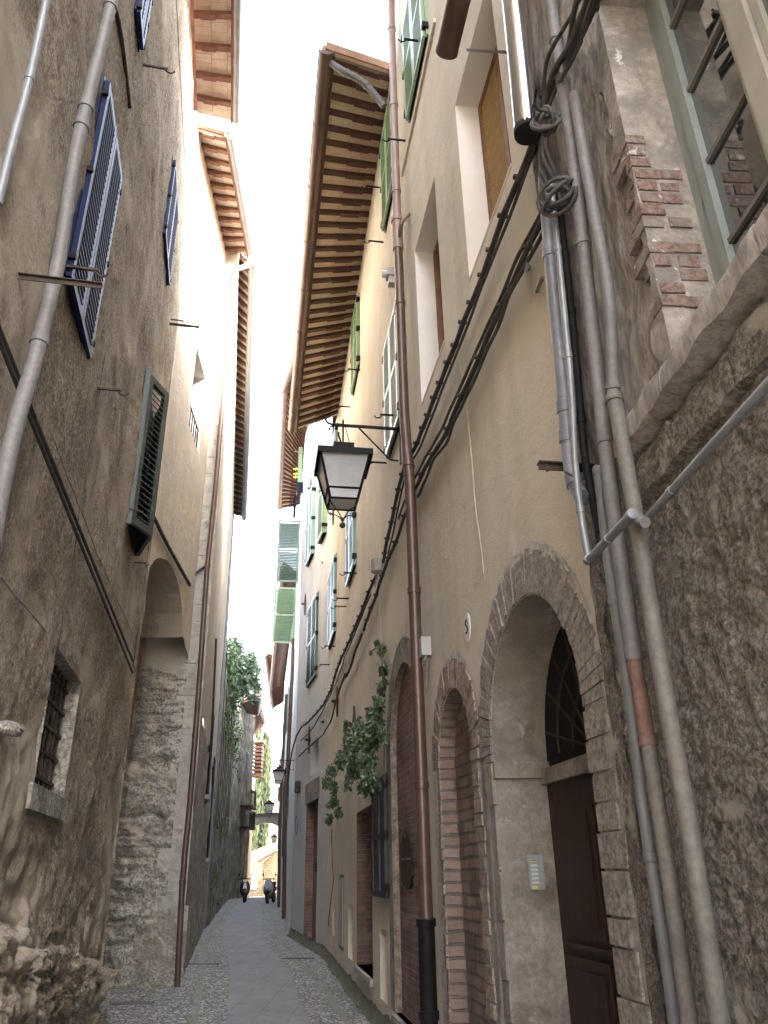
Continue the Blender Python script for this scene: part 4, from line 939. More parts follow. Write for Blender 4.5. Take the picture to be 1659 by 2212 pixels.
mb = MB(); pts = [V(a.x+.1, Y_, base), V(b.x+2.5, Y_, base), V(b.x+2.5, Y_, b.z+.9), V(b.x, Y_, b.z), V(a.x+.1, Y_, a.z-.1)]
mb.v = [tuple(p) for p in pts]+[tuple(p+V(0, 4, 0)) for p in pts]; k = 5; mb.f = [tuple(range(k))]+[(i, (i+1) % k, (i+1) % k+k, i+k) for i in range(k)]+[tuple(range(k, 2*k))[::-1]]
mb.uv = [(v[0], v[2]) for v in mb.v]; mb.build('wall', SUNST, e2)
mb = MB(); mb.box((a+b)/2+V(0, -.1, .08), (b-a)/2+V(.3, 0, .12), V(0, .35, 0), V(0, 0, .07)); mb.build('verge', TERRA, e2)
mb = MB(); mb.tube(dense([a+V(-.1, -.3, -.1), a+V(.25, -.2, -.4), V(a.x+.25, Y_-.1, .2)], .3), .06, 8); mb.build('drainpipe', SUNST, e2)
ho = thing('orange_house', at(592, 1935, 60), 'orange plastered house glimpsed right of the bridge arch', 'house')
WO = Wall((-7.05, 54.2), -8, -1)
cdt_wall(WO, [(0, -.4), (12, -.4), (12, 8.4), (0, 8.4)], [], 'wall', ORANGE, ho); body(ho, WO, 0, 12, 8.4, 5)
WOe = Wall((-7.05, 54.2), 82, -1); mb = MB(); mb.quad(WOe.P(0, -.4), WOe.P(4, -.4), WOe.P(4, 8.4), WOe.P(0, 8.4)); mb.build('end_wall', ORANGE, ho)
for z in (6.6, 8.4):
    mb = MB(); mb.bx(WO, -.2, 9, z, z+.2, 0, .35); mb.build('cornice', RAFTO, ho)

# ------------------------------------------------------------------ foliage
def leaves(centres, n, size, name, m, parent, flat=None, seed=1, hang=.3):
    rnd = random.Random(seed); mb = MB(); tot = sum(c[4] for c in centres)
    for (c, rx, ry, rz, wt) in centres:
        for i in range(int(n*wt/tot)):
            th = rnd.uniform(0, 2*math.pi); cz = rnd.uniform(-1, 1); rr = rnd.random()**.45; s_ = math.sqrt(1-cz*cz)
            off = V(rx*rr*s_*math.cos(th), ry*rr*s_*math.sin(th), rz*rr*cz)
            if noise.noise((Vector(c)+off)*1.9/max(.3, rx)) < -.10: continue
            p = Vector(c)+off; a = V(rnd.gauss(0, 1), rnd.gauss(0, 1), rnd.gauss(0, 1)-hang*2).normalized(); b = a.cross(V(rnd.gauss(0, 1), rnd.gauss(0, 1), rnd.gauss(0, 1))).normalized()
            L_ = size*rnd.choice((.5, .7, .9, 1.1, 1.5))*rnd.uniform(.8, 1.2); w_ = L_*.33; nn = a.cross(b)*L_*.12
            mb.add([p, p+a*L_*.35+b*w_, p+a*L_*.7+b*w_*.75, p+a*L_, p+a*L_*.7-b*w_*.75, p+a*L_*.35-b*w_, p+a*L_*.5+nn], [(0, 1, 6), (1, 2, 6), (2, 3, 6), (3, 4, 6), (4, 5, 6), (5, 0, 6)])
    return mb.build(name, m, parent)
# tree behind the garden wall
tr = thing('broadleaf_tree', at(500, 1500, 31)-V(0, 0, 3), 'leafy tree leaning over the top of the garden wall on the left', 'tree')
cs = []
for (px, py, rp, Y, wt) in ((505, 1400, 22, 31, 2), (530, 1430, 26, 32, 3), (500, 1450, 26, 31, 3), (538, 1470, 20, 33, 2), (515, 1490, 26, 32, 3), (548, 1508, 10, 34, .8), (490, 1420, 16, 30, 1.2), (540, 1450, 16, 33, 1), (553, 1445, 7, 34, .4), (500, 1515, 18, 31, 1.2), (493, 1395, 12, 30, 1), (497, 1430, 20, 30, 2), (543, 1425, 14, 33, 1), (550, 1480, 12, 34, 1), (495, 1480, 20, 30, 2), (520, 1460, 26, 32, 2)):
    p = at(px, py, Y); r_ = rp*depth(p)/FP; cs.append((p, r_, r_*1.2, r_, wt))
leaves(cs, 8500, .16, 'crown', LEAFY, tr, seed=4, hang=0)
mb = MB(); q = at(495, 1520, 30.5); mb.tube([q-V(.9, 0, 2.0), q-V(.3, 0, .8), q+V(.1, .3, .6), q+V(.2, .6, 1.6)], [.14, .12, .09, .05], 8)
for (px, py, Y) in ((530, 1430, 32), (505, 1405, 31), (545, 1480, 33)): mb.tube([q+V(0, .2, .2), (q+at(px, py, Y))/2+V(0, 0, .1), at(px, py, Y)], [.07, .045, .015], 6)
mb.build('trunk', BARK, tr)
# ivy hanging down the garden wall
iv = thing('hanging_ivy', LG.P(4, 5), 'dark ivy curtain hanging down the mossy garden wall under the tree', 'plant')
cs = []; rnd = random.Random(3)
for i in range(34):
    k_ = rnd.random(); u = rnd.uniform(.3, 3.5) if k_ < .45 else rnd.uniform(4, 14); z = rnd.choice((rnd.uniform(.3, 3.2), rnd.uniform(5.8, 8.4))) if u < 3.5 else rnd.uniform(6.2, 8.8); cs.append((LG.P(u, z, .10), .35, .10, .8, 1))
leaves(cs, 3000, .09, 'foliage', mat('ivy_on_wall', [(.32, (.02, .05, .012)), (.5, (.055, .11, .025)), (.7, (.11, .20, .045))], 2.2, .6), iv, seed=8)
mb = MB()
for i in range(9): u = 1+i*1.3; mb.tube(dense([LG.P(u, 8.4, .06), LG.P(u+.2, 6, .08), LG.P(u-.1, 3, .08)], .5, .05, i), .015, 5)
mb.build('stems', BARK, iv)
# cypress
def cypress(px, ptop, pbase, wpx, Y, n, label, seed):
    t, b = at(px, ptop, Y), at(px+10, pbase, Y); root = thing('cypress_tree', V(t.x, Y, b.z), label, 'tree', 'cypresses behind the bridge arch'); rnd = random.Random(seed)
    H = t.z-b.z; Rm = wpx*depth(at(px, (ptop+pbase)/2, Y))/FP/2; mb = MB()
    for i in range(n):
        h = rnd.random(); prof = min(1, (1-h)*5)**.6*(.65+.35*min(1, h*4)); th = rnd.uniform(0, 6.283); rr = Rm*prof*(.55+.45*rnd.random()+.22*noise.noise(V(h*9, math.cos(th)*1.5, math.sin(th)*1.5+seed)))
        p = V(t.x+(b.x-t.x)*(1-h)*.2+rr*math.cos(th), Y+rr*math.sin(th), b.z+h*H); a = V(math.cos(th)*.35, math.sin(th)*.35, 1).normalized(); bb = a.cross(V(rnd.gauss(0, 1), rnd.gauss(0, 1), 0)).normalized()
        L_ = rnd.uniform(.25, .6); w_ = L_*.16; mb.add([p-a*L_*.4, p+bb*w_, p+a*L_, p-bb*w_], [(0, 1, 2, 3)])
    mb.build('crown', CYPR, root); mb = MB(); mb.tube([V(t.x, Y, b.z-4), V(t.x, Y, b.z+H*.9)], [Rm*.4, .05], 8); mb.build('trunk', BARK, root)
cypress(557, 1482, 1850, 24, 84, 6000, 'tallest cypress, the narrow one on the left behind the bridge arch', 1)
cypress(574, 1588, 1850, 24, 86, 6000, 'slightly lower cypress crowding the tall one from the right', 2)
# bougainvillea-like climber on the cream wall
cv = thing('climbing_plant', R2.P(.5, 2.2), 'green climber draped over the cream wall and hanging in a long strand', 'plant')
cs = []
for (px, py, rp, o, wt) in ((826, 1400, 9, .06, .6), (828, 1440, 11, .08, .8), (824, 1480, 12, .10, 1), (820, 1520, 15, .12, 1.4), (814, 1555, 19, .16, 1.8), (800, 1590, 24, .2, 2.6), (780, 1600, 24, .24, 2.4), (755, 1610, 20, .24, 1.8), (790, 1640, 26, .25, 2.6), (765, 1650, 24, .25, 2.2),
                     (735, 1640, 16, .25, 1.2), (715, 1665, 13, .22, 1), (705, 1690, 11, .2, .8), (800, 1680, 20, .22, 1.6), (785, 1700, 16, .22, 1), (720, 1700, 13, .22, 1), (722, 1730, 11, .22, .8), (730, 1755, 9, .2, .6), (712, 1770, 8, .2, .5), (718, 1800, 5, .16, .25),
                     (750, 1570, 12, .2, .5), (775, 1565, 12, .2, .7), (800, 1540, 12, .15, .8), (828, 1590, 12, .1, .7), (800, 1700, 12, .15, .7), (812, 1690, 10, .12, .5), (750, 1690, 12, .2, .4), (708, 1740, 6, .15, .2), (815, 1386, 5, .04, .15), (800, 1408, 5, .05, .12)):
    p = R2.hit(px, py, o); r_ = rp*depth(p)/FP*1.15; cs.append((p, r_*.7, r_*2.1, r_*1.2, wt))
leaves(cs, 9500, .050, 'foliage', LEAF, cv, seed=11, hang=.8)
mb = MB()
for pts in (((832, 1690), (826, 1560), (828, 1440), (822, 1390)), ((826, 1600), (790, 1610), (740, 1640), (715, 1700)), ((715, 1790), (717, 1850), (722, 1900), (715, 1950), (709, 2000)), ((822, 1400), (806, 1402), (798, 1414)), ((826, 1560), (780, 1570), (745, 1580))):
    mb.tube(dense([R2.hit(px, py, .10) for px, py in pts], .08, .02, pts[0][0]), .008, 5)
mb.build('stems', BARK, cv)

# ================================================================== PIPES
def on(px, py, o=.1):                           # the nearer of the two right-hand walls
    a, b = R2.hit(px, py, o), R1.hit(px, py, o+.02)
    return a if depth(a) < depth(b) or depth(b) < 0 else b
def rpx(r, pts): return r*depth(pts[len(pts)//2])/FP
dp = [R2.hit(*p, .11) for p in ((845, -30), (846, 60), (858, 470), (865, 700), (872, 880))]
pipe('drainpipe', dp[:3], .052, COPPERP, 'pinkish upper drainpipe running past the near end of the brown eave', 'drainpipe', collars=(.2, .55, .9))
pipe('drainpipe', [R2.hit(*p, .11) for p in ((858, 470), (860, 540))], .068, COPPERP, 'short wider sleeve joining the pinkish and brown drainpipes', 'drainpipe', collars=(.1,))
pipe('drainpipe', [R2.hit(*p, .11) for p in ((860, 535), (866, 700), (873, 900), (875, 950), (884, 995), (888, 1100), (897, 1350), (909, 1650), (921, 1990))], .056, COPPER, 'long brown drainpipe down the middle of the cream wall', 'drainpipe', collars=(.12, .43, .62, .86))
pipe('drainpipe', [R2.hit(*p, .11) for p in ((920, 1985), (930, 2300), (934, 2420))], .068, BLACK, 'black cast-iron foot of the long brown drainpipe', 'drainpipe', collars=(.02, .5))
pipe('overflow_pipe', [R2.hit(*p, o) for p, o in (((884, 462), .0), ((874, 468), .10), ((864, 490), .14), ((863, 510), .12))], .024, COPPERP, 'short crinkled overflow pipe curling out of the cream wall into the sleeve', 'pipe', step=.05, collars=(.3, .5, .7))
pipe('gutter_outlet', [R2.P(-2.95, 12.45, .93), R2.P(-3.0, 12.25, .8), R2.P(-2.95, 12.15, .45), R2.P(-2.88, 11.75, .14)], .05, PVCL, 'pale gutter outlet elbow crossing under the near end of the brown eave', 'drainpipe', step=.12, collars=(.3, .6))
# corner bundle
def cpipe(name, pix, r, m, label, o=.1, collars=(), fn=on, cat='pipe', group=None, mc=None, wob=0, step=.12, mid=None):
    pts = [fn(px, py, o) for px, py in pix]; k = rpx(r, pts)
    P_ = dense(pts, step, wob, r); root = thing(name, min(P_, key=lambda q: q.z), label, cat, group)
    MB().tube(P_, k, 16).build('tube', m, root, smooth=2)
    for p, rr in collars_at(P_, collars, k): b = MB(); b.tube(p, rr, 16); b.build('collar', mc or m, root, smooth=2)
    return root
cpipe('drainpipe', ((1176, 380), (1184, 500), (1203, 700), (1220, 860), (1226, 960), (1230, 1025), (1240, 1062), (1256, 1072)), 15.5, PVC, 'blue-grey plastic soil pipe ending in an elbow above the big arch', .12, (.25, .72, .8, .93), cat='drainpipe')
cpipe('conduit', ((1190, 400), (1208, 560), (1225, 740), (1237, 860), (1240, 930), (1237, 975), (1245, 1060), (1262, 1170), (1271, 1206)), 7.5, STEEL, 'thin steel conduit kinked beside the blue-grey soil pipe', .2, (.2, .5, .88))
cpipe('conduit', ((1205, 400), (1222, 560), (1240, 740), (1256, 920), (1272, 1060), (1292, 1150)), 8.5, BLACK, 'flaking black pipe behind the steel conduit, rusted off at its foot', .06, (.4, .7), wob=.008)
cpipe('drainpipe', ((1185, -40), (1212, 170), (1228, 260), (1250, 430), (1272, 640), (1290, 800), (1312, 1000), (1345, 1240), (1370, 1425)), 15, PVCL, 'long dusty grey drainpipe climbing the corner between the houses', .13, (.12, .48, .75), cat='drainpipe')
cpipe('drainpipe', ((1370, 1425), (1388, 1530), (1401, 1612)), 16.5, TERRA, 'short rust-coloured section in the corner drainpipe', .13, (.95,), cat='drainpipe')
cpipe('drainpipe', ((1401, 1608), (1418, 1720), (1450, 1920), (1490, 2212), (1500, 2290)), 18, PVCB, 'splashed grey foot of the corner drainpipe', .13, (), cat='drainpipe')
cpipe('drainpipe', ((1240, 205), (1262, 340), (1290, 500), (1315, 620), (1321, 660), (1318, 740), (1325, 850)), 13.5, PVCL, 'pale pipe with a bend in the middle beside the grey render', .12, (.98,), cat='drainpipe')
cpipe('drainpipe', ((1325, 852), (1345, 960), (1375, 1120), (1415, 1380), (1455, 1600), (1500, 1850), (1555, 2212), (1570, 2300)), 20, PVCB, 'broad brownish pipe against the dark pitted stone', .13, (.01,), cat='drainpipe')
cpipe('conduit', ((1291, 1008), (1305, 1140), (1325, 1300), (1358, 1481), (1398, 1837), (1424, 1960), (1455, 2190), (1466, 2290)), 12.5, ZINC, 'slate-grey conduit starting from a collar beside the steel beam', .08, (.01, .28, .72))
# horizontal pipe crossing the corner
cpipe('crossing_pipe', ((1700, 785), (1659, 830), (1452, 1058), (1392, 1128)), 9.5, ZINC, 'straight grey water pipe slanting across the dark stone under the window sill', .12, (.75,), fn=lambda x, y, o: R1.hit(x, y, o))
cpipe('crossing_pipe', ((1394, 1128), (1386, 1128), (1375, 1116), (1362, 1112)), 12, PVCL, 'fat elbow where the slanting water pipe steps outward', .17, (), fn=lambda x, y, o: R1.hit(x, y, o), step=.01)
cpipe('crossing_pipe', ((1366, 1110), (1340, 1136), (1275, 1208), (1268, 1212)), 9, ZINC, 'short grey water pipe joining the elbow to the steel conduit', .24, (.02, .5, .96))
# chrome flue and brown gutter end overhead
cpipe('flue_pipe', ((1103, -60), (1112, 0), (1126, 130), (1141, 285)), 29, CHROME, 'shiny steel flue hanging open-ended over the cable knot', .22, (), cat='flue')
f_ = COL.objects['flue_pipe']; e0, e1 = on(1138, 262, .22), on(1141.5, 289, .22); mb = MB(); k = rpx(29, [e1]); mb.tube([e0+(e1-e0)*.6, e1], k*1.06, 24); mb.build('end_cap', SHADE, f_, smooth=2)  # black cap paints the unlit inside of the open mouth
gp = R2.hit(965, 112, .32); gl = thing('brown_gutter', gp, 'fat brown gutter end jutting in at the top, beside the steel flue', 'gutter')
k = 24*depth(gp)/FP; mb = MB(); mb.tube([gp, gp-R2.d*4.2], k, 20); mb.build('tube', COPPER, gl, smooth=2)
mb = MB(); mb.tube([gp+R2.d*.004, gp-R2.d*.02], k*1.04, 20); mb.build('end_cap', COPPER, gl, smooth=2)
mb = MB()
for q in (.6, 1.8, 3.0): mb.box(gp-R2.d*q-R2.n*.16+V(0, 0, k), R2.d*.02, R2.n*.18, V(0, 0, .01))
mb.build('brackets', IRON, gl)
# left-hand pipes
lh = lambda x, y, o: L1.hit(x, y, o)
cpipe('drainpipe', ((252, -40), (205, 150), (160, 340), (128, 560), (75, 780), (25, 940), (-20, 1180)), 15.5, PVCL, 'thick pinkish-grey drainpipe slanting down the near left wall', .12, (.07, .32, .36, .72), fn=lh, cat='drainpipe')
cpipe('drainpipe', ((108, -40), (62, 180), (28, 300), (-6, 440)), 9.5, ZINC, 'thinner grey pipe left of the thick drainpipe at the top corner', .07, (.45,), fn=lh, cat='drainpipe')
cpipe('conduit', ((-6, 724), (100, 990), (286, 1452)), 4.6, CABLE, 'lower of two black conduits slanting down the left wall', .05, (.35, .6, .85), fn=lh, group=None)
cpipe('conduit', ((-6, 700), (100, 965), (287, 1428)), 4.6, CABLE, 'upper of two black conduits slanting down the left wall', .05, (.36, .61, .86), fn=lh)
cpipe('metal_strap', ((250, 20), (262, 70), (280, 232)), 4.5, IRON, 'long rusty vertical strap high on the left wall', .02, (), fn=lh, cat='bracket')
l2 = lambda x, y, o: L2.hit(x, y, o)
cpipe('conduit', ((286, 1440), (303, 1310), (320, 1180)), 2.6, CABLE, 'thin dark conduit down the left edge of the tall arch', .03, (), fn=l2)
cpipe('conduit', ((333, 1118), (358, 1170), (410, 1264)), 4, CABLE, 'black conduit slanting over the top of the tall arch', .04, (.3, .95), fn=l2)
lf = lambda x, y, o: LF.hit(x, y, o)
cpipe('drainpipe', ((512, 574), (500, 590), (492, 741), (464, 1075), (447, 1230), (435, 1410), (430, 1481), (407, 1779), (397, 1850), (387, 2040), (383, 2128)), 5.6, COPPER, 'long brown drainpipe down the pale corner blocks', .10, (.12, .32, .52, .74, .9), fn=lf, cat='drainpipe', step=.3)
cpipe('gutter_outlet', ((541, 556), (538, 572), (522, 580), (508, 582)), 5.5, ZINC, 'small zinc elbow from the left gutter to the corner pipe', .55, (.5,), fn=lf, cat='drainpipe', step=.1)
cpipe('conduit', ((442, 1224), (414, 1222), (410, 1264)), 2.6, CABLE, 'square loop of thin conduit around a corner block', .06, (), fn=lf, step=1)
lz = lambda x, y, o: L3.hit(x, y, o)
cpipe('drainpipe', ((503, 1110), (490, 1330), (480, 1481), (460, 1745), (440, 2005)), 3.9, ZINC, 'dark drainpipe at the far end of the quoined house', .10, (.3, .6, .8), fn=lambda x, y, o: at(x, y, 24.3), cat='drainpipe', step=.5)
cpipe('conduit', ((467, 1380), (455, 1640)), 2.2, CABLE, 'thin cable with clips on the flank of the quoined house', .05, (.5,), fn=lz)
# far right pipes
cpipe('drainpipe', ((633, 1380), (629, 1500), (620, 1680), (612, 1700), (616, 1730), (613, 1985)), 4.2, COPPER, 'brown drainpipe kinked beside the second lantern', 0, (.3, .5, .8), fn=lambda x, y, o: at(x, y, 26.6), cat='drainpipe', step=.3)
cpipe('drainpipe', ((618, 1500), (606, 1740), (604, 1775), (602, 1960)), 3.4, COPPER, 'second thinner drainpipe further down on the right', 0, (.3, .6), fn=lambda x, y, o: at(x, y, 33), cat='drainpipe', step=.3)

# ================================================================== CABLES
def whit(W, px, py, o):
    p = W.hit(px, py, o)
    if W is R2 and (p-R2.p0).dot(R2.d) > 7.15: p = R2b.hit(px, py, o)
    return p
def cable(pix, r, label, o=.06, m=CABLE, W=R2, wob=.012, seed=0, clips=0, name='cable', group=None):
    pts = dense([whit(W, px, py, o) if len(t) == 0 else whit(W, px, py, t[0]) for px, py, *t in pix], .06, wob, seed)
    root = thing(name, min(pts, key=lambda q: q.z), label, 'cable', group)
    rr = [r*(1+.15*noise.noise(p*6)) for p in pts]; MB().tube(pts, rr, 8).build('strand', m, root, smooth=True)
    if clips:
        n = len(pts)
        for i in range(clips):
            mb = MB(); p = pts[int((i+.5)*n/clips)]; mb.box(p+V(0, 0, r*.9), W.d*.012, W.n*(r+.012), V(0, 0, .012)); mb.tube([p+V(0, 0, r), p+V(0, 0, r+.035)-W.n*o*.5], .006, 5); mb.build('clip', IRON, root)
    return root
cA = [(1300, -30, .2), (1255, 80, .16), (1205, 160, .12), (1168, 240, .08), (1150, 310), (1100, 440), (1040, 600), (985, 740), (935, 870), (900, 960), (872, 1010), (850, 1110), (834, 1180), (828, 1215)]
cable(cA, .022, 'thickest cable bundle sweeping down the cream wall to the junction box', seed=1, clips=26)
cable([(x+7, y+6, *t) for x, y, *t in cA[4:]], .012, 'thin cable hugging the thickest bundle on the cream wall', seed=2, o=.05)
cB = [(1232, 400, .12), (1195, 430), (1165, 490), (1130, 560), (1070, 690), (1010, 830), (965, 930), (925, 1000), (890, 1070), (868, 1130), (852, 1180), (835, 1215), (815, 1280), (790, 1345), (786, 1362)]
cable(cB, .020, 'middle cable bundle running from the knot past the junction box', seed=3, o=.06, clips=16)
cable([(x-7, y-10, *t) for x, y, *t in cB[1:10]], .013, 'thin cable just above the middle bundle', seed=4, o=.05)
cable([(x+8, y+4, *t) for x, y, *t in cB[2:9]], .014, 'sagging cable just below the middle bundle', seed=5, o=.07, wob=.03)
cC = [(812, 1245), (798, 1275), (778, 1330), (752, 1390), (730, 1440), (715, 1490), (700, 1520), (680, 1545), (664, 1562), (655, 1568)]
cable(cC, .024, 'clipped cable bundle continuing down left from the junction box', seed=6, clips=22)
cD = [(800, 1285), (770, 1360), (745, 1420), (728, 1470), (700, 1530), (675, 1575), (650, 1600)]
cable(cD, .012, 'thin cable below the clipped bundle', seed=7)
cE = [(782, 1370), (765, 1415), (752, 1455), (748, 1462)]
cable(cE, .020, 'short cable stub ending in a tied loop', seed=8)
cable([(746, 1455), (730, 1500), (714, 1560), (695, 1590), (668, 1612), (645, 1635)], .017, 'lowest cable sloping toward the second lantern', seed=9)
cable([(652, 1570), (640, 1590), (630, 1625), (622, 1680), (618, 1740)], .022, 'cable dropping behind the second lantern', seed=10, W=R2b, o=.1)
cable([(985, 740), (990, 790), (1003, 830), (1010, 900), (1020, 1000), (1028, 1100), (1040, 1190), (1046, 1250)], .007, 'painted conduit running straight down the cream wall', m=CABLEP, o=.012, wob=.006, seed=11)
cable([(818, 1260), (820, 1300), (825, 1390)], .008, 'thin lead running from the junction box into the climber', m=CABLEP, o=.012, seed=12)
cable([(900, 1090), (893, 1140), (901, 1230), (907, 1310), (906, 1380), (914, 1420)], .009, 'pale cable beside the long brown drainpipe', m=CABLEG, o=.05, seed=13)
for i, (dx, s_) in enumerate(((-12, 3), (-4, 7), (6, 11), (15, 5), (24, 9))):
    cable([(1262+dx*1.3, -30, .3), (1225+dx, 90, .26), (1190+dx, 165, .24), (1176+dx*.5, 240, .22), (1170+dx*.4, 330, .2), (1185+dx, 400, .2), (1200+dx*.4, 425, .2)], .010+.003*(i % 2),
          ['leftmost loose cable falling into the knot from the top edge', 'second loose cable from the left above the knot', 'middle loose cable above the knot', 'fourth loose cable from the left above the knot', 'rightmost loose cable above the knot'][i], seed=20+i, wob=.05)
kn = thing('cable_knot', on(1205, 425, .2), 'coiled knot of black cables tied to the pipes', 'cable')
c = on(1203, 425, .22); c2 = on(1180, 262, .22)
for j, cc in enumerate((c, c2)):
    mb = MB()
    for i in range(5):
        ax = V(random.gauss(0, 1), random.gauss(0, 1), random.gauss(0, 1)).normalized(); a = ax.cross(V(.3, .2, 1)).normalized(); b = ax.cross(a); r_ = .045+.012*i*(1-j*.5)
        mb.tube([cc+a*r_*math.cos(t*.42)+b*r_*.8*math.sin(t*.42) for t in range(15)], .010, 6)
    mb.build('coil', CABLE, kn, smooth=True)
for pts, lb in ((((1125, 560), (1130, 570), (1150, 565)), ''),): pass
cable([(0, 1245), (30, 1285), (45, 1300), (100, 1365)], .006, 'thin pale wire drooping at the left edge of the rough wall', W=L1, m=CABLEG, o=.03, seed=31)
cable([(228, 760), (205, 900), (190, 1000), (172, 1100), (160, 1200), (132, 1350), (122, 1410)], .004, 'hair-thin wire from the navy shutter down to the barred window', W=L1, o=.03, seed=32)
cable([(300, 1395), (250, 1290), (200, 1170), (140, 1010), (110, 930)], .004, 'hair-thin wire slanting over the rough left wall', W=L1, m=CABLEG, o=.02, seed=33)
cable([(380, -20), (388, 140), (405, 450), (420, 690)], .004, 'washing line stretched down beside the left eaves', W=L1, m=CABLEG, o=.25, seed=34, wob=.002)
# cables across the far street
for y0, y1, Y, lb in ((1733, 1738, 40, 'upper thin wire strung across the far street'), (1757, 1760, 42, 'lower thin wire strung across the far street')):
    a, b = at(520, y0, Y), at(602, y1, Y); mb = MB(); mb.tube([a.lerp(b, t/8)-V(0, 0, .12*math.sin(math.pi*t/8)) for t in range(9)], .010, 5); single(mb, 'wire', CABLE, lb, 'cable', smooth=True)
# junction boxes
jb = thing('junction_box', R2.hit(815, 1225, .1), 'round dusty junction box where the wall cables meet', 'box')
c = R2.hit(815, 1222, .09); k = 14*depth(c)/FP; mb = MB(); mb.tube([c-V(0, 0, k*1.25), c-V(0, 0, k*1.0), c+V(0, 0, k*.9), c+V(0, 0, k*1.2)], [k*.6, k, k*.95, k*.5], 14); mb.build('casing', CABLEG, jb, smooth=2)
mb = MB(); mb.tube(dense([c-V(0, 0, k), c-V(0, 0, k*2)+R2.d*.1, c-V(0, 0, k*3)], .04), .014, 6); mb.tube(dense([c-V(0, 0, k)+R2.d*.05, c-V(0, 0, k*2.4)+R2.d*.25], .04), .012, 6); mb.build('leads', CABLEG, jb)
jb = thing('junction_box', R2.hit(917, 1400, .06), 'small white cable box with trailing wires beside the brown drainpipe', 'box')
c = R2.hit(918, 1398, .05); mb = MB(); mb.box(c, R2.d*.06, R2.n*.045, V(0, 0, .085)); mb.build('casing', BOXG, jb)
mb = MB()
for i in range(5): mb.tube(dense([c-V(0, 0, .08)+R2.d*(.03*i-.06), c-V(0, 0, .16)+R2.d*(.05*i-.14)+R2.n*.04, c-V(0, 0, .10+.02*i)-R2.d*.08, c-V(0, 0, .3+.03*i)], .03, .01, i), .004, 5)
mb.build('wires', CABLEG, jb)
jb = thing('meter_cover', R2.P(4.05, .48), 'tall flush grey meter cover low on the cream wall', 'cover'); mb = MB(); mb.bx(R2, 3.72, 4.38, .50, 1.5, .004, .018); mb.build('plate', BOXG, jb); mb = MB(); mb.bx(R2, 3.66, 4.44, .44, 1.56, 0, .004); mb.build('frame', PVCL, jb)
bx2 = thing('cable_box', at(642, 1708, 22), 'small dark cable box over a coil of blue hose near the bend', 'box'); c = R2b.P(4.2, at(642, 1700, R2b.P(4.2, 0).y).z, .06)
bx2.location = c; mb = MB(); mb.box(c, R2b.d*.12, R2b.n*.06, V(0, 0, .14)); mb.build('casing', IRON, bx2)
mb = MB(); c3 = c-V(0, 0, .95)
mb.tube([c3+R2b.d*.2*math.cos(t*.5)+V(0, 0, .24*math.sin(t*.5)) for t in range(14)], .012, 6); mb.tube([c-V(0, 0, .1), c3+V(0, 0, .2)], .01, 5); mb.build('hose_coil', BLUE, bx2)
# vent boxes beside the pipe on the cream wall
vb = thing('wall_light', R2.hit(845, 600, .06), 'small white twin security light beside the drainpipe', 'light'); c = R2.hit(846, 593, .08)
mb = MB(); mb.box(c, R2.d*.07, R2.n*.07, V(0, 0, .06)); mb.box(c-V(0, 0, .17)-R2.d*.05, R2.d*.05, R2.n*.055, V(0, 0, .05)); mb.build('casing', BOXG, vb)
mb = MB(); mb.tube([c+R2.n*.07, c+R2.n*.13], .05, 12); mb.build('lens', WHITE, vb)

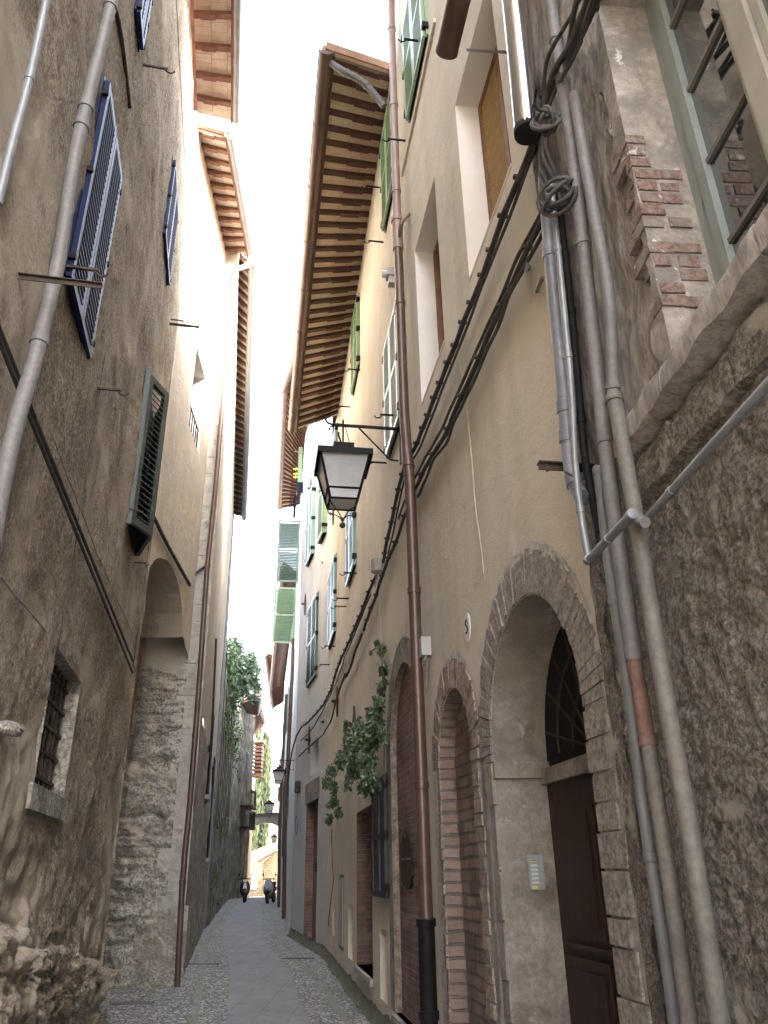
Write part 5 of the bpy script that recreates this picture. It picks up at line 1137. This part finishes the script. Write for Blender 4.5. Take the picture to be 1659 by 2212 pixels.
# ================================================================== LANTERNS
def lantern(loc, label):
    """local x: from the wall into the street, z up, origin at the foot of the arm on the wall"""
    root = thing('street_lantern', (0, 0, 0), label, 'lantern', 'iron street lanterns')
    mb = MB(); A = .80; cx = .68
    mb.box((A/2-.02, 0, 0), (A/2-.02, 0, 0), (0, .011, 0), (0, 0, .017))
    mb.tube([V(A-.1, 0, 0), V(A+.0, 0, .0), V(A+.06, 0, .02), V(A+.09, 0, .06), V(A+.08, 0, .10)], [.016, .014, .013, .012, .010], 8)
    mb.tube([V(A-.02, 0, -.01), V(A+.03, 0, -.03), V(A+.045, 0, -.06), V(A+.03, 0, -.08)], .010, 8)
    mb.tube([V(.02, 0, -.44), V(.12, 0, -.43), V(.50, 0, -.01)], .011, 8)
    mb.box((-.01, 0, -.2), (.012, 0, 0), (0, .03, 0), (0, 0, .28)); mb.build('bracket_arm', BLACK, root)
    mb = MB(); mb.tube([V(cx, 0, .10), V(cx, 0, .06), V(cx, 0, -.38)], [.001, .012, .010], 8)
    mb.tube(dense([V(cx+.05, 0, -.10), V(cx+.07, 0, -.13), V(cx+.03, 0, -.18), V(cx+.02, 0, -.36)], .03), .012, 8)
    mb.tube(dense([V(cx-.02, .02, 0), V(cx-.06, .03, -.2), V(cx-.09, .01, -.26), V(cx-.06, 0, -.38)], .04), .005, 6); mb.tube([V(cx, 0, -.34)+V(.035*math.cos(t*.6), 0, .035*math.sin(t*.6)) for t in range(11)], .008, 6)
    mb.build('hanger', BLACK, root)
    zt, zb = -.50, -1.04; wt, wb = .285, .155
    mb = MB(); sg = ((-1, -1), (1, -1), (1, 1), (-1, 1))
    T = [V(cx+a*wt, b*wt, zt) for a, b in sg]; Bq = [V(cx+a*wb, b*wb, zb) for a, b in sg]; zm = zb+.12; wm = wb+(wt-wb)*.12/(zt-zb)*1.0; wm = wb+(wt-wb)*(.12/.54); Mq = [V(cx+a*wm, b*wm, zm) for a, b in sg]
    for i in range(4):
        j = (i+1) % 4
        mb.tube([T[i], Bq[i]], .015, 4); mb.tube([T[i], T[j]], .016, 4); mb.tube([Bq[i], Bq[j]], .015, 4); mb.tube([Mq[i], Mq[j]], .014, 4)
    mb.build('cage', BLACK, root)
    mb = MB(); s_ = .985
    for i in range(4):
        j = (i+1) % 4; cz = V(cx, 0, 0); f = lambda p: V(cx+(p.x-cx)*s_, p.y*s_, p.z); mb.quad(f(T[i]), f(T[j]), f(Bq[j]), f(Bq[i]))
    mb.quad(*Bq); mb.build('glass_panes', LGLASS, root)
    # roof: sloping hood with hanging skirt, and the chimney box
    mb = MB(); o = .315; O = [V(cx+a*o, b*o, zt+.03) for a, b in sg]; I = [V(cx+a*.10, b*.10, zt+.15) for a, b in sg]; O2 = [p-V(0, 0, .075) for p in O]
    O2i = [V(cx+a*(o-.01), b*(o-.01), zt-.045) for a, b in sg]
    for i in range(4):
        j = (i+1) % 4; mb.quad(O[i], O[j], I[j], I[i]); mb.quad(O[i], O[j], O2[j], O2[i]); mb.quad(O[i], O[j], T[j], T[i])
    mb.box((cx, 0, zt+.17), (.12, 0, 0), (0, .12, 0), (0, 0, .035)); mb.build('hood', BLACK, root)
    mb = MB(); mb.tube([V(cx, 0, zt-.01), V(cx, 0, zt-.10)], .035, 12); mb.tube([V(cx, 0, zt-.10), V(cx, 0, zt-.16), V(cx, 0, zt-.24), V(cx, 0, zt-.27)], [.03, .055, .05, .02], 12); mb.build('bulb', WHITE, root, smooth=True)
    mb = MB()
    for a, b in sg: mb.tube(dense([V(cx+a*wb, b*wb, zb-.01), V(cx+a*wb*.95, b*wb*.95, zb-.07), V(cx+a*.05, b*.05, zb-.12), V(cx+a*.012, b*.012, zb-.19)], .03), .007, 6)
    for z, r_ in ((zb-.20, .022), (zb-.265, .036)):
        mb.tube([V(cx, 0, z+r_*math.cos(math.pi*k/8)) for k in range(9)], [max(.002, r_*math.sin(math.pi*k/8)) for k in range(9)], 10)
    mb.tube([V(cx, 0, zb-.17), V(cx, 0, zb-.29)], .008, 6); mb.build('finial', IRON, root, smooth=2)
    return root
lan = lantern(None, 'large iron lantern hanging on its bracket from the cream wall, nearest the camera')
def place(o, W, u, z, flip=False, sc_=1): o.location = W.P(u, z, .01); a = math.atan2(W.n.y, W.n.x); o.rotation_euler = (0, 0, a); o.scale = (sc_,)*3
pl_ = R2.hit(866, 929, .0); place(lan, R2, *R2.uz(864, 927, 0))
def lcopy(px, py, Y, W, u, sc_, label):
    c = copy_tree(lan); c['label'] = label; z = at(px, py, W.P(u, 0, .7).y).z; place(c, W, u, z, sc_=sc_)
lcopy(603, 1642, 24, RC, 1.7, .64, 'second lantern along the street, pale and half hidden by the drainpipe')
lcopy(579, 1718, 50, RE, 7.0, 1.0, 'third lantern, dark against the cypress above the bridge arch')
lcopy(590, 1796, 58, WO, 5.0, .7, 'smallest and farthest lantern, seen under the bridge arch')

# ================================================================== WALL IRONWORK
def hook_proto():
    root = thing('shutter_hook', (0, 0, 0), 'x', 'hook'); mb = MB(); mb.box((.11, 0, 0), (.12, 0, 0), (0, .010, 0), (0, 0, .010)); mb.build('bar', BLACK, root)
    mb = MB(); mb.tube(dense([V(.20, 0, -.01), V(.23, .0, -.05), V(.28, 0, -.06), V(.30, 0, -.02)], .02), .008, 6); mb.build('curl', BLACK, root); return root
hooks = [(R2, 820, 405, 'near the second sage shutter'), (R2, 915, 90, 'crossing the top sage shutters'), (R2, 876, 304, 'just right of the pinkish drainpipe'), (R2, 828, 523, 'below the second sage shutter, left of the sleeve'), (R2, 778, 799, 'over the lower end of the narrow green shutter'),
         (R2, 757, 879, 'on bare plaster above the lantern bracket'), (R2, 861, 898, 'across the blue-green shutter behind the drainpipe'), (R2, 835, 1000, 'right behind the lantern hood'), (R2, 772, 1238, 'across the shutter below the lantern'),
         (R2, 753, 1293, 'on bare plaster right of the clipped shutters'), (R2, 724, 1396, 'across the foot of the two-leaf shutter'), (R2, 712, 1436, 'above the clipped cable bundle'), (R2b, 708, 1062, 'beside the open single shutter leaf'), (R2, 748, 1310, 'as a flat bracket under another hook')]
hp_ = hook_proto(); first = True
for W_, px, py, lb in hooks:
    o = hp_ if first else copy_tree(hp_); first = False; o['label'] = 'black iron shutter hook '+lb; u, z = W_.uz(px, py, 0); o.location = W_.P(u, z, 0); o.rotation_euler = (0, 0, math.atan2(W_.n.y, W_.n.x)); o['group'] = 'iron hooks on the right walls'; 
hl_ = None
for W_, px, py, sc_, lb in ((L1, 190, 88, 1, ''), ):
    pass
for (W_, px, py, sc_, lb) in ((L1, 310, 140, 1.0, 'rusty hook high on the left wall beneath the top shutter'), (L1, 205, 838, .9, 'rusty hook on the rough wall below the navy shutter'), (L1, 140, 575, .9, 'rusty hook just above the near iron beam'), (L1, 370, 690, .8, 'rusty hook just above the far iron beam'), (L1, 290, 1215, .6, 'small hook left of the tall arch')):
    o = copy_tree(hp_); u, z = W_.uz(px, py, 0); o.location = W_.P(u, z, 0); o.rotation_euler = (0, 0, math.atan2(W_.n.y, W_.n.x)); o.scale = (sc_,)*3; o['label'] = lb; o['group'] = 'rusty hooks on the left wall'
    for c in o.children: c.data = c.data.copy(); c.data.materials[0] = IRON
def beam(W, px, py, L_, s_, label, tilt=0):
    p = W.hit(px, py, 0); root = thing('iron_beam', p, label, 'beam'); mb = MB(); c = p+W.n*L_/2
    mb.box(c+V(0, 0, s_*.5), W.n*(L_/2+.02), W.d*s_, V(0, 0, s_*.14)); mb.box(c-V(0, 0, s_*.35), W.n*(L_/2+.02), W.d*s_*.16, V(0, 0, s_*.72)); mb.build('tee_bar', IRON, root)
    mb = MB(); e = p+W.n*(L_-.02); mb.tube([e+V(0, 0, s_*.6), e+V(0, 0, -s_*1.3)], s_*.35, 8); mb.build('bolt', IRON, root); return root
beam(L1, 38, 596, .40, .018, 'rusty iron beam sticking out of the left wall across the drainpipe')
beam(L1, 368, 700, .42, .020, 'far rusty iron beam with a washing line tied to it')
beam(R2, 1288, 1012, .26, .022, 'brown iron beam end jutting out in front of the corner pipes')
cpipe('stay_bar', ((1222, 1020), (1262, 1042)), 3, IRON, 'thin diagonal stay under the brown iron beam', .16, (), cat='bracket')
mb = MB(); a = R2.hit(1095, 113, .15); b = R2.hit(1010, 108, .12); mb.tube([a, b], .010, 8); single(mb, 'iron_rod', IRON, 'thin iron rod across the top of the cane-blind window', 'rod')
mb = MB(); a = R2.hit(1160, 630, .02); b = R2.hit(1172, 600, .05); mb.tube([a, b], .012, 8); single(mb, 'iron_rod', PVCL, 'short grey rod stub beside the soil pipe', 'rod')
mb = MB(); a = R2.hit(1140, 578, .0); b = R2.hit(1140, 578, .12); mb.tube([a, b], .02, 10); mb.tube([b, b+R2.n*.01], .028, 10); single(mb, 'wall_spigot', PVCL, 'small grey spigot poking out of the cream wall', 'spigot')
def plate(W, u, z, sx, sz, label):
    root = thing('tie_plate', W.P(u, z), label, 'plate', 'diamond tie plates on the right walls'); mb = MB()
    q = [W.P(u-sx, z), W.P(u, z-sz), W.P(u+sx, z), W.P(u, z+sz)]; r_ = [p+W.n*.03 for p in q]; mb.add([p+W.n*.002 for p in q]+r_, [(0, 1, 2, 3), (7, 6, 5, 4), (0, 4, 5, 1), (1, 5, 6, 2), (2, 6, 7, 3), (3, 7, 4, 0)]); mb.build('plate', IRON, root)
    mb = MB(); mb.tube([W.P(u, z, .03), W.P(u, z, .13)], .02, 8); mb.box(W.P(u, z, .08), W.d*.035, W.n*.012, V(0, 0, .035)); mb.build('bolt', BLACK, root)
for W_, px, py, lb in ((R2, 730, 1515, 'dark tie plate left of the climber'), (R2, 705, 1560, 'tie plate crossed by two cables'), (R2b, 669, 1598, 'tie plate under the cable bend'), (R2, 721, 1044+66, 'tie plate above and left of the lantern foot shutter'), (R2b, 672, 1055, 'highest tie plate, by the open shutters'), (R2, 706, 1216, 'tie plate below the single open leaf'), (R2b, 660, 1305, 'tie plate beside the dark two-leaf shutter'), (R2, 767, 1565, 'brown tie plate half behind the climber')):
    u, z = W_.uz(px, py); plate(W_, u, z, .17, .30 if W_ is R2 else .34, lb)
# intercom
ic = thing('intercom_panel', R2.P(-5.5, 1.45, -.1), 'grey intercom panel with two yellow labels on the door jamb', 'intercom')
RV = Wall((R2.P(-5.49, 0, 0).x, R2.P(-5.49, 0, 0).y), -9.12+90, 1)   # the jamb face, looking back down the street
a_, b_ = RV.uz(1137, 1846), RV.uz(1177, 1922)
iu0, iu1 = sorted((a_[0], b_[0])); iz1, iz0 = RV.uz(1150, 1847)[1], RV.uz(1150, 1922)[1]
ic.location = RV.P((iu0+iu1)/2, iz0); mb = MB(); mb.bx(RV, iu0, iu1, iz0, iz1, 0, .018); mb.build('casing', PLATE, ic)
mb = MB(); h_ = (iz1-iz0); w_ = (iu1-iu0)
mb.bx(RV, iu0+w_*.14, iu0+w_*.58, iz0+h_*.80, iz0+h_*.87, .018, .021); mb.bx(RV, iu0+w_*.14, iu0+w_*.50, iz0+h_*.03, iz0+h_*.11, .018, .021); mb.build('yellow_label', YEL, ic)
mb = MB()
for i in range(5): zz = iz0+h_*(.17+.122*i); mb.bx(RV, iu0+w_*.16, iu0+w_*.6, zz, zz+h_*.07, .018, .021)
mb.build('name_cards', WHITE, ic); mb = MB()
for i in range(6): zz = iz0+h_*(.20+.122*i); mb.tube([RV.P(iu0+w_*.8, zz, .018), RV.P(iu0+w_*.8, zz, .023)], w_*.09, 12)
mb.build('buttons', BOXG, ic)
mb = MB()
for i in range(7): mb.bx(RV, iu0+w_*(.20+.05*i), iu0+w_*(.23+.05*i), iz0+h_*.825, iz0+h_*.85, .021, .0218)
mb.build('label_text', BLACK, ic)
# oval metal plaque
pq = thing('metal_plaque', R2.hit(882, 1860, -.05), 'tall dark metal plaque with rounded ends on the red brick infill', 'plaque')
(u0, zt_), (u1, zb_) = R2.uz(869, 1808, -.07), R2.uz(896, 1915, -.07); u0, u1 = sorted((u0, u1)); zt_ = R2.uz(882, 1790, -.06)[1]; zb_ = R2.uz(884, 1926, -.06)[1]; um = (u0+u1)/2; hw = (u1-u0)/2
pol = []
for k in range(9): pol.append((um+hw*.8*math.cos(math.pi*k/8), zt_-.12+.10*math.sin(math.pi*k/8)))
pol += [(u0, zt_-.14), (u0, zb_+.14)]
for k in range(9): pol.append((um-hw*.8*math.cos(math.pi*k/8), zb_+.12-.10*math.sin(math.pi*k/8)))
pol += [(u1, zb_+.14), (u1, zt_-.14)]
mb = MB(); n = len(pol); mb.v = [tuple(R2.P(u, z, -.068)) for u, z in pol]+[tuple(R2.P(u, z, -.045)) for u, z in pol]; mb.f = [tuple(range(n, 2*n))]+[(i, (i+1) % n, (i+1) % n+n, i+n) for i in range(n)]
mb.build('plate', IRON, pq)
mb = MB(); mb.tube([R2.P(um, zt_-.06, -.045), R2.P(um, zt_-.06, -.038)], .012, 8); mb.tube([R2.P(um, zb_+.06, -.045), R2.P(um, zb_+.06, -.038)], .012, 8); mb.bx(R2, um-hw*.8, um+hw*.8, zt_-.29, zt_-.275, -.045, -.040); mb.build('rivets', STEEL, pq)
# house number tile
hn = thing('house_number', R2.hit(1012, 1355, 0), 'pale faded number 5 tile on the cream wall between the arches', 'sign'); u, z = R2.uz(1012, 1355)
pol = [(u+.085*math.cos(t), z+.105*math.sin(t)) for t in [math.pi*k/10 for k in range(20)]]
mb = MB(); mb.v = [tuple(R2.P(a, b, .004)) for a, b in pol]+[tuple(R2.P(a, b, .014)) for a, b in pol]; n = 20; mb.f = [tuple(range(n, 2*n))]+[(i, (i+1) % n, (i+1) % n+n, i+n) for i in range(n)]; mb.build('tile', REVEAL, hn)
mb = MB(); s5 = [(-.02, .05), (.02, .05), (.02, .01), (-.005, .015), (-.025, -.01), (-.02, -.04), (.005, -.05), (.025, -.035)]
mb.tube(dense([R2.P(u+a, z+b, .017) for a, b in s5], .01), .005, 5); mb.build('numeral', BLACK, hn)
# small door intercom on the brick pier
ic2 = thing('intercom_panel', R2b.P(2.4, 1.5, -.18), 'small steel intercom on the red brick of the far doorway', 'intercom'); mb = MB(); mb.bx(R2b, 2.15, 2.55, 1.25, 1.85, -.20, -.17); mb.build('casing', PVCL, ic2); mb = MB(); mb.bx(R2b, 2.22, 2.45, 1.62, 1.8, -.17, -.165); mb.build('screen', BLACK, ic2)
# protruding stone at left
mb = MB(); p = L1.hit(14, 1572, .06)
ic_ = []
for i in range(7):
    for k in range(10):
        th = math.pi*i/6; ph = 2*math.pi*k/10; d_ = V(math.sin(th)*math.cos(ph)*.07, math.sin(th)*math.sin(ph)*.12, math.cos(th)*.04); mb.v.append(tuple(p+d_*(1+.5*noise.noise(d_*14))))
mb.f = [(i*10+k, i*10+(k+1) % 10, (i+1)*10+(k+1) % 10, (i+1)*10+k) for i in range(6) for k in range(10)]
single(mb, 'corbel_stone', STONE, 'lone stone jutting from the rough wall at the left edge', 'stone', smooth=False)
# loose rubble at the foot of the left wall
def rock(c, s_, seed, m=STONE):
    mb = MB(); nu, nv = 7, 9
    for i in range(nu+1):
        for k in range(nv):
            th = math.pi*i/nu; ph = 2*math.pi*(k+.3*(i % 2))/nv; d_ = V(math.sin(th)*math.cos(ph), math.sin(th)*math.sin(ph), math.cos(th)); q = 1+.45*noise.noise(d_*1.4+V(seed, 0, 0))+.10*noise.noise(d_*5+V(seed, 2, 0)); q = min(q, .80/max(.35, abs(d_.dot(V(math.sin(seed), math.cos(seed*1.7), .5).normalized()))+.15))
            mb.v.append(tuple(Vector(c)+V(d_.x*s_[0]*q, d_.y*s_[1]*q, d_.z*s_[2]*q)))
    mb.f = [(i*nv+k, i*nv+(k+1) % nv, (i+1)*nv+(k+1) % nv, (i+1)*nv+k) for i in range(nu) for k in range(nv)]; return mb
rr_ = random.Random(5); 
rp_ = [(238, 2130, 15), (215, 2100, 11), (225, 2185, 18), (236, 2160, 13), (222, 2215, 20)]
while len(rp_) < 46:
    px = rr_.uniform(-5, 232); py = rr_.uniform(1985+px*.46, 2235)
    if all((px-a)**2+(py-b)**2 > (13+.3*c)**2 for a, b, c in rp_): rp_.append((px, py, rr_.uniform(11, 24)))
for i, (px, py, r_) in enumerate(rp_):
    p = L1.hit(px, py, .05); k = r_*.66*depth(p)/FP; o = single(rock(p, (k*.7, k*1.2, k*.65), i*3.1, STONE), 'rubble_stone', STONE, None, 'stone', 'rubble stones at the foot of the left wall')
    o['label'] = 'rough stone of the rubble footing at the lower left corner'
# laundry on the line beside the far shutters
ld = thing('washing_line', at(650, 1040, 20), 'short washing line with yellow pegs and dark clothes by the white house', 'laundry')
Yl = 23.6; mb = MB(); mb.tube([at(652, 975, Yl), at(640, 1070, Yl)], .008, 5); mb.tube([at(636, 975, Yl), at(667, 977, Yl)], .02, 6); mb.build('line', CABLEG, ld)
mb = MB()
for py in (1013, 1024, 1031): c = at(639, py, Yl); mb.box(c, (.09, 0, 0), (0, .02, 0), (0, 0, .02)); mb.box(c, (.02, 0, .03), (0, .03, 0), (0, 0, .04))
mb.build('pegs', YEL, ld)
def cloth(pix, Y, m, name):
    mb = MB(); n = len(pix); q = [at(px, py, Y) for px, py in pix]; mb.add([p+V(0, .06*math.sin(i*2.1), 0) for i, p in enumerate(q)]+[p+V(0, .05+.06*math.sin(i*2.1), 0) for i, p in enumerate(q)], [tuple(range(n))[::-1], tuple(range(n, 2*n))]+[(i, (i+1) % n, (i+1) % n+n, i+n) for i in range(n)]); mb.build(name, m, ld)
cloth([(640, 1038), (650, 1040), (658, 1042), (659, 1056), (657, 1068), (650, 1064), (641, 1060)], 23.5, CLOTH, 'shirt'); cloth([(638, 1062), (641, 1060), (640, 1085), (638, 1115), (632, 1118), (634, 1085)], 23.7, CLOTH, 'trouser_leg')
cloth([(629, 1150), (633, 1160), (634, 1170), (629, 1172), (625, 1165)], 27, CLOTHW, 'white_cloth')

# ================================================================== SCOOTERS
def scooter(px, py, Y, face, label, white):
    root = thing('parked_scooter', (0, 0, 0), label, 'scooter', 'scooters parked against the walls'); BM = BODYK
    def wheel(x, nm):
        mb = MB(); mb.tube([V(x+.23*math.cos(k*math.pi/10), 0, .26+.23*math.sin(k*math.pi/10)) for k in range(21)], .055, 8); w_ = mb.build(nm, RUBBER, root, smooth=True)
        mb = MB(); mb.tube([V(x, -.03, .26), V(x, .03, .26)], .17, 16); mb.build('rim', STEEL, w_)
    wheel(.62, 'wheel'); wheel(-.62, 'wheel')
    mb = MB(); mb.tube([V(.90, 0, .42), V(.80, 0, .55), V(.62, 0, .58), V(.42, 0, .50)], [.02, .06, .07, .04], 10); mb.build('front_fender', BM, root, smooth=True)
    mb = MB(); pr = [(.55, .28, .12), (.52, .46, .24), (.50, .70, .25), (.46, .88, .20), (.42, .98, .12)]
    for k, (x, z, w_) in enumerate(pr): mb.v += [(x, -w_, z), (x+.07, 0, z), (x, w_, z), (x-.06, w_*.9, z), (x-.05, -w_*.9, z)]
    mb.f = [(i*5+j, i*5+(j+1) % 5, (i+1)*5+(j+1) % 5, (i+1)*5+j) for i in range(4) for j in range(5)]+[(20, 21, 22, 23, 24)]; mb.build('leg_shield', BODYK, root, smooth=2)
    if white: mb = MB(); mb.add([V(.62, -.14, .55), V(.62, .14, .55), V(.60, .2, .80), V(.56, .14, 1.0), V(.56, -.14, 1.0), V(.60, -.2, .80)], [(0, 1, 2, 3, 4, 5)]); mb.build('front_panel', BODYS, root)
    mb = MB(); mb.add([V(.60, -.09, .62), V(.60, .09, .62), V(.575, .045, .86), V(.575, -.045, .86)], [(0, 1, 2, 3)]); mb.build('front_trim', BODYS, root)
    mb = MB(); mb.box((.50, 0, .97), (.05, 0, 0), (0, .10, 0), (0, 0, .06)); mb.build('headlight', WHITE, root)
    mb = MB(); mb.tube([V(.38, -.33, 1.04), V(.42, -.1, 1.06), V(.42, .1, 1.06), V(.38, .33, 1.04)], .022, 8); mb.build('handlebar', BLACK, root)
    for s_ in (-1, 1): mb = MB(); mb.tube([V(.40, .2*s_, 1.05), V(.38, .30*s_, 1.22)], .008, 6); mb.tube([V(.37, .31*s_, 1.24), V(.39, .31*s_, 1.24)], .055, 10); mb.build('mirror', BLACK, root)
    mb = MB(); mb.tube([V(.40, 0, .30), V(.1, 0, .26), V(-.15, 0, .34)], [.09, .11, .11], 10); mb.tube([V(-.1, 0, .42), V(-.4, 0, .55), V(-.75, 0, .62), V(-.88, 0, .64)], [.11, .14, .12, .05], 12); mb.build('body', BM, root, smooth=2)
    mb = MB(); mb.tube([V(-.02, 0, .74), V(-.3, 0, .78), V(-.7, 0, .84)], [.09, .13, .10], 10); mb.build('seat', RUBBER, root, smooth=True)
    p = at(px, py, Y); root.location = (p.x, Y, gz(Y)); root.rotation_euler = (0, 0, face); root.scale = (.95,)*3; return root
scooter(530, 1925, 41.0, R(-84), 'dark scooter with silver trim parked on the left facing the camera', False)
scooter(585, 1925, 40.0, R(-96), 'silver-white scooter parked on the right against the wall', True)
bpy.context.view_layer.update()
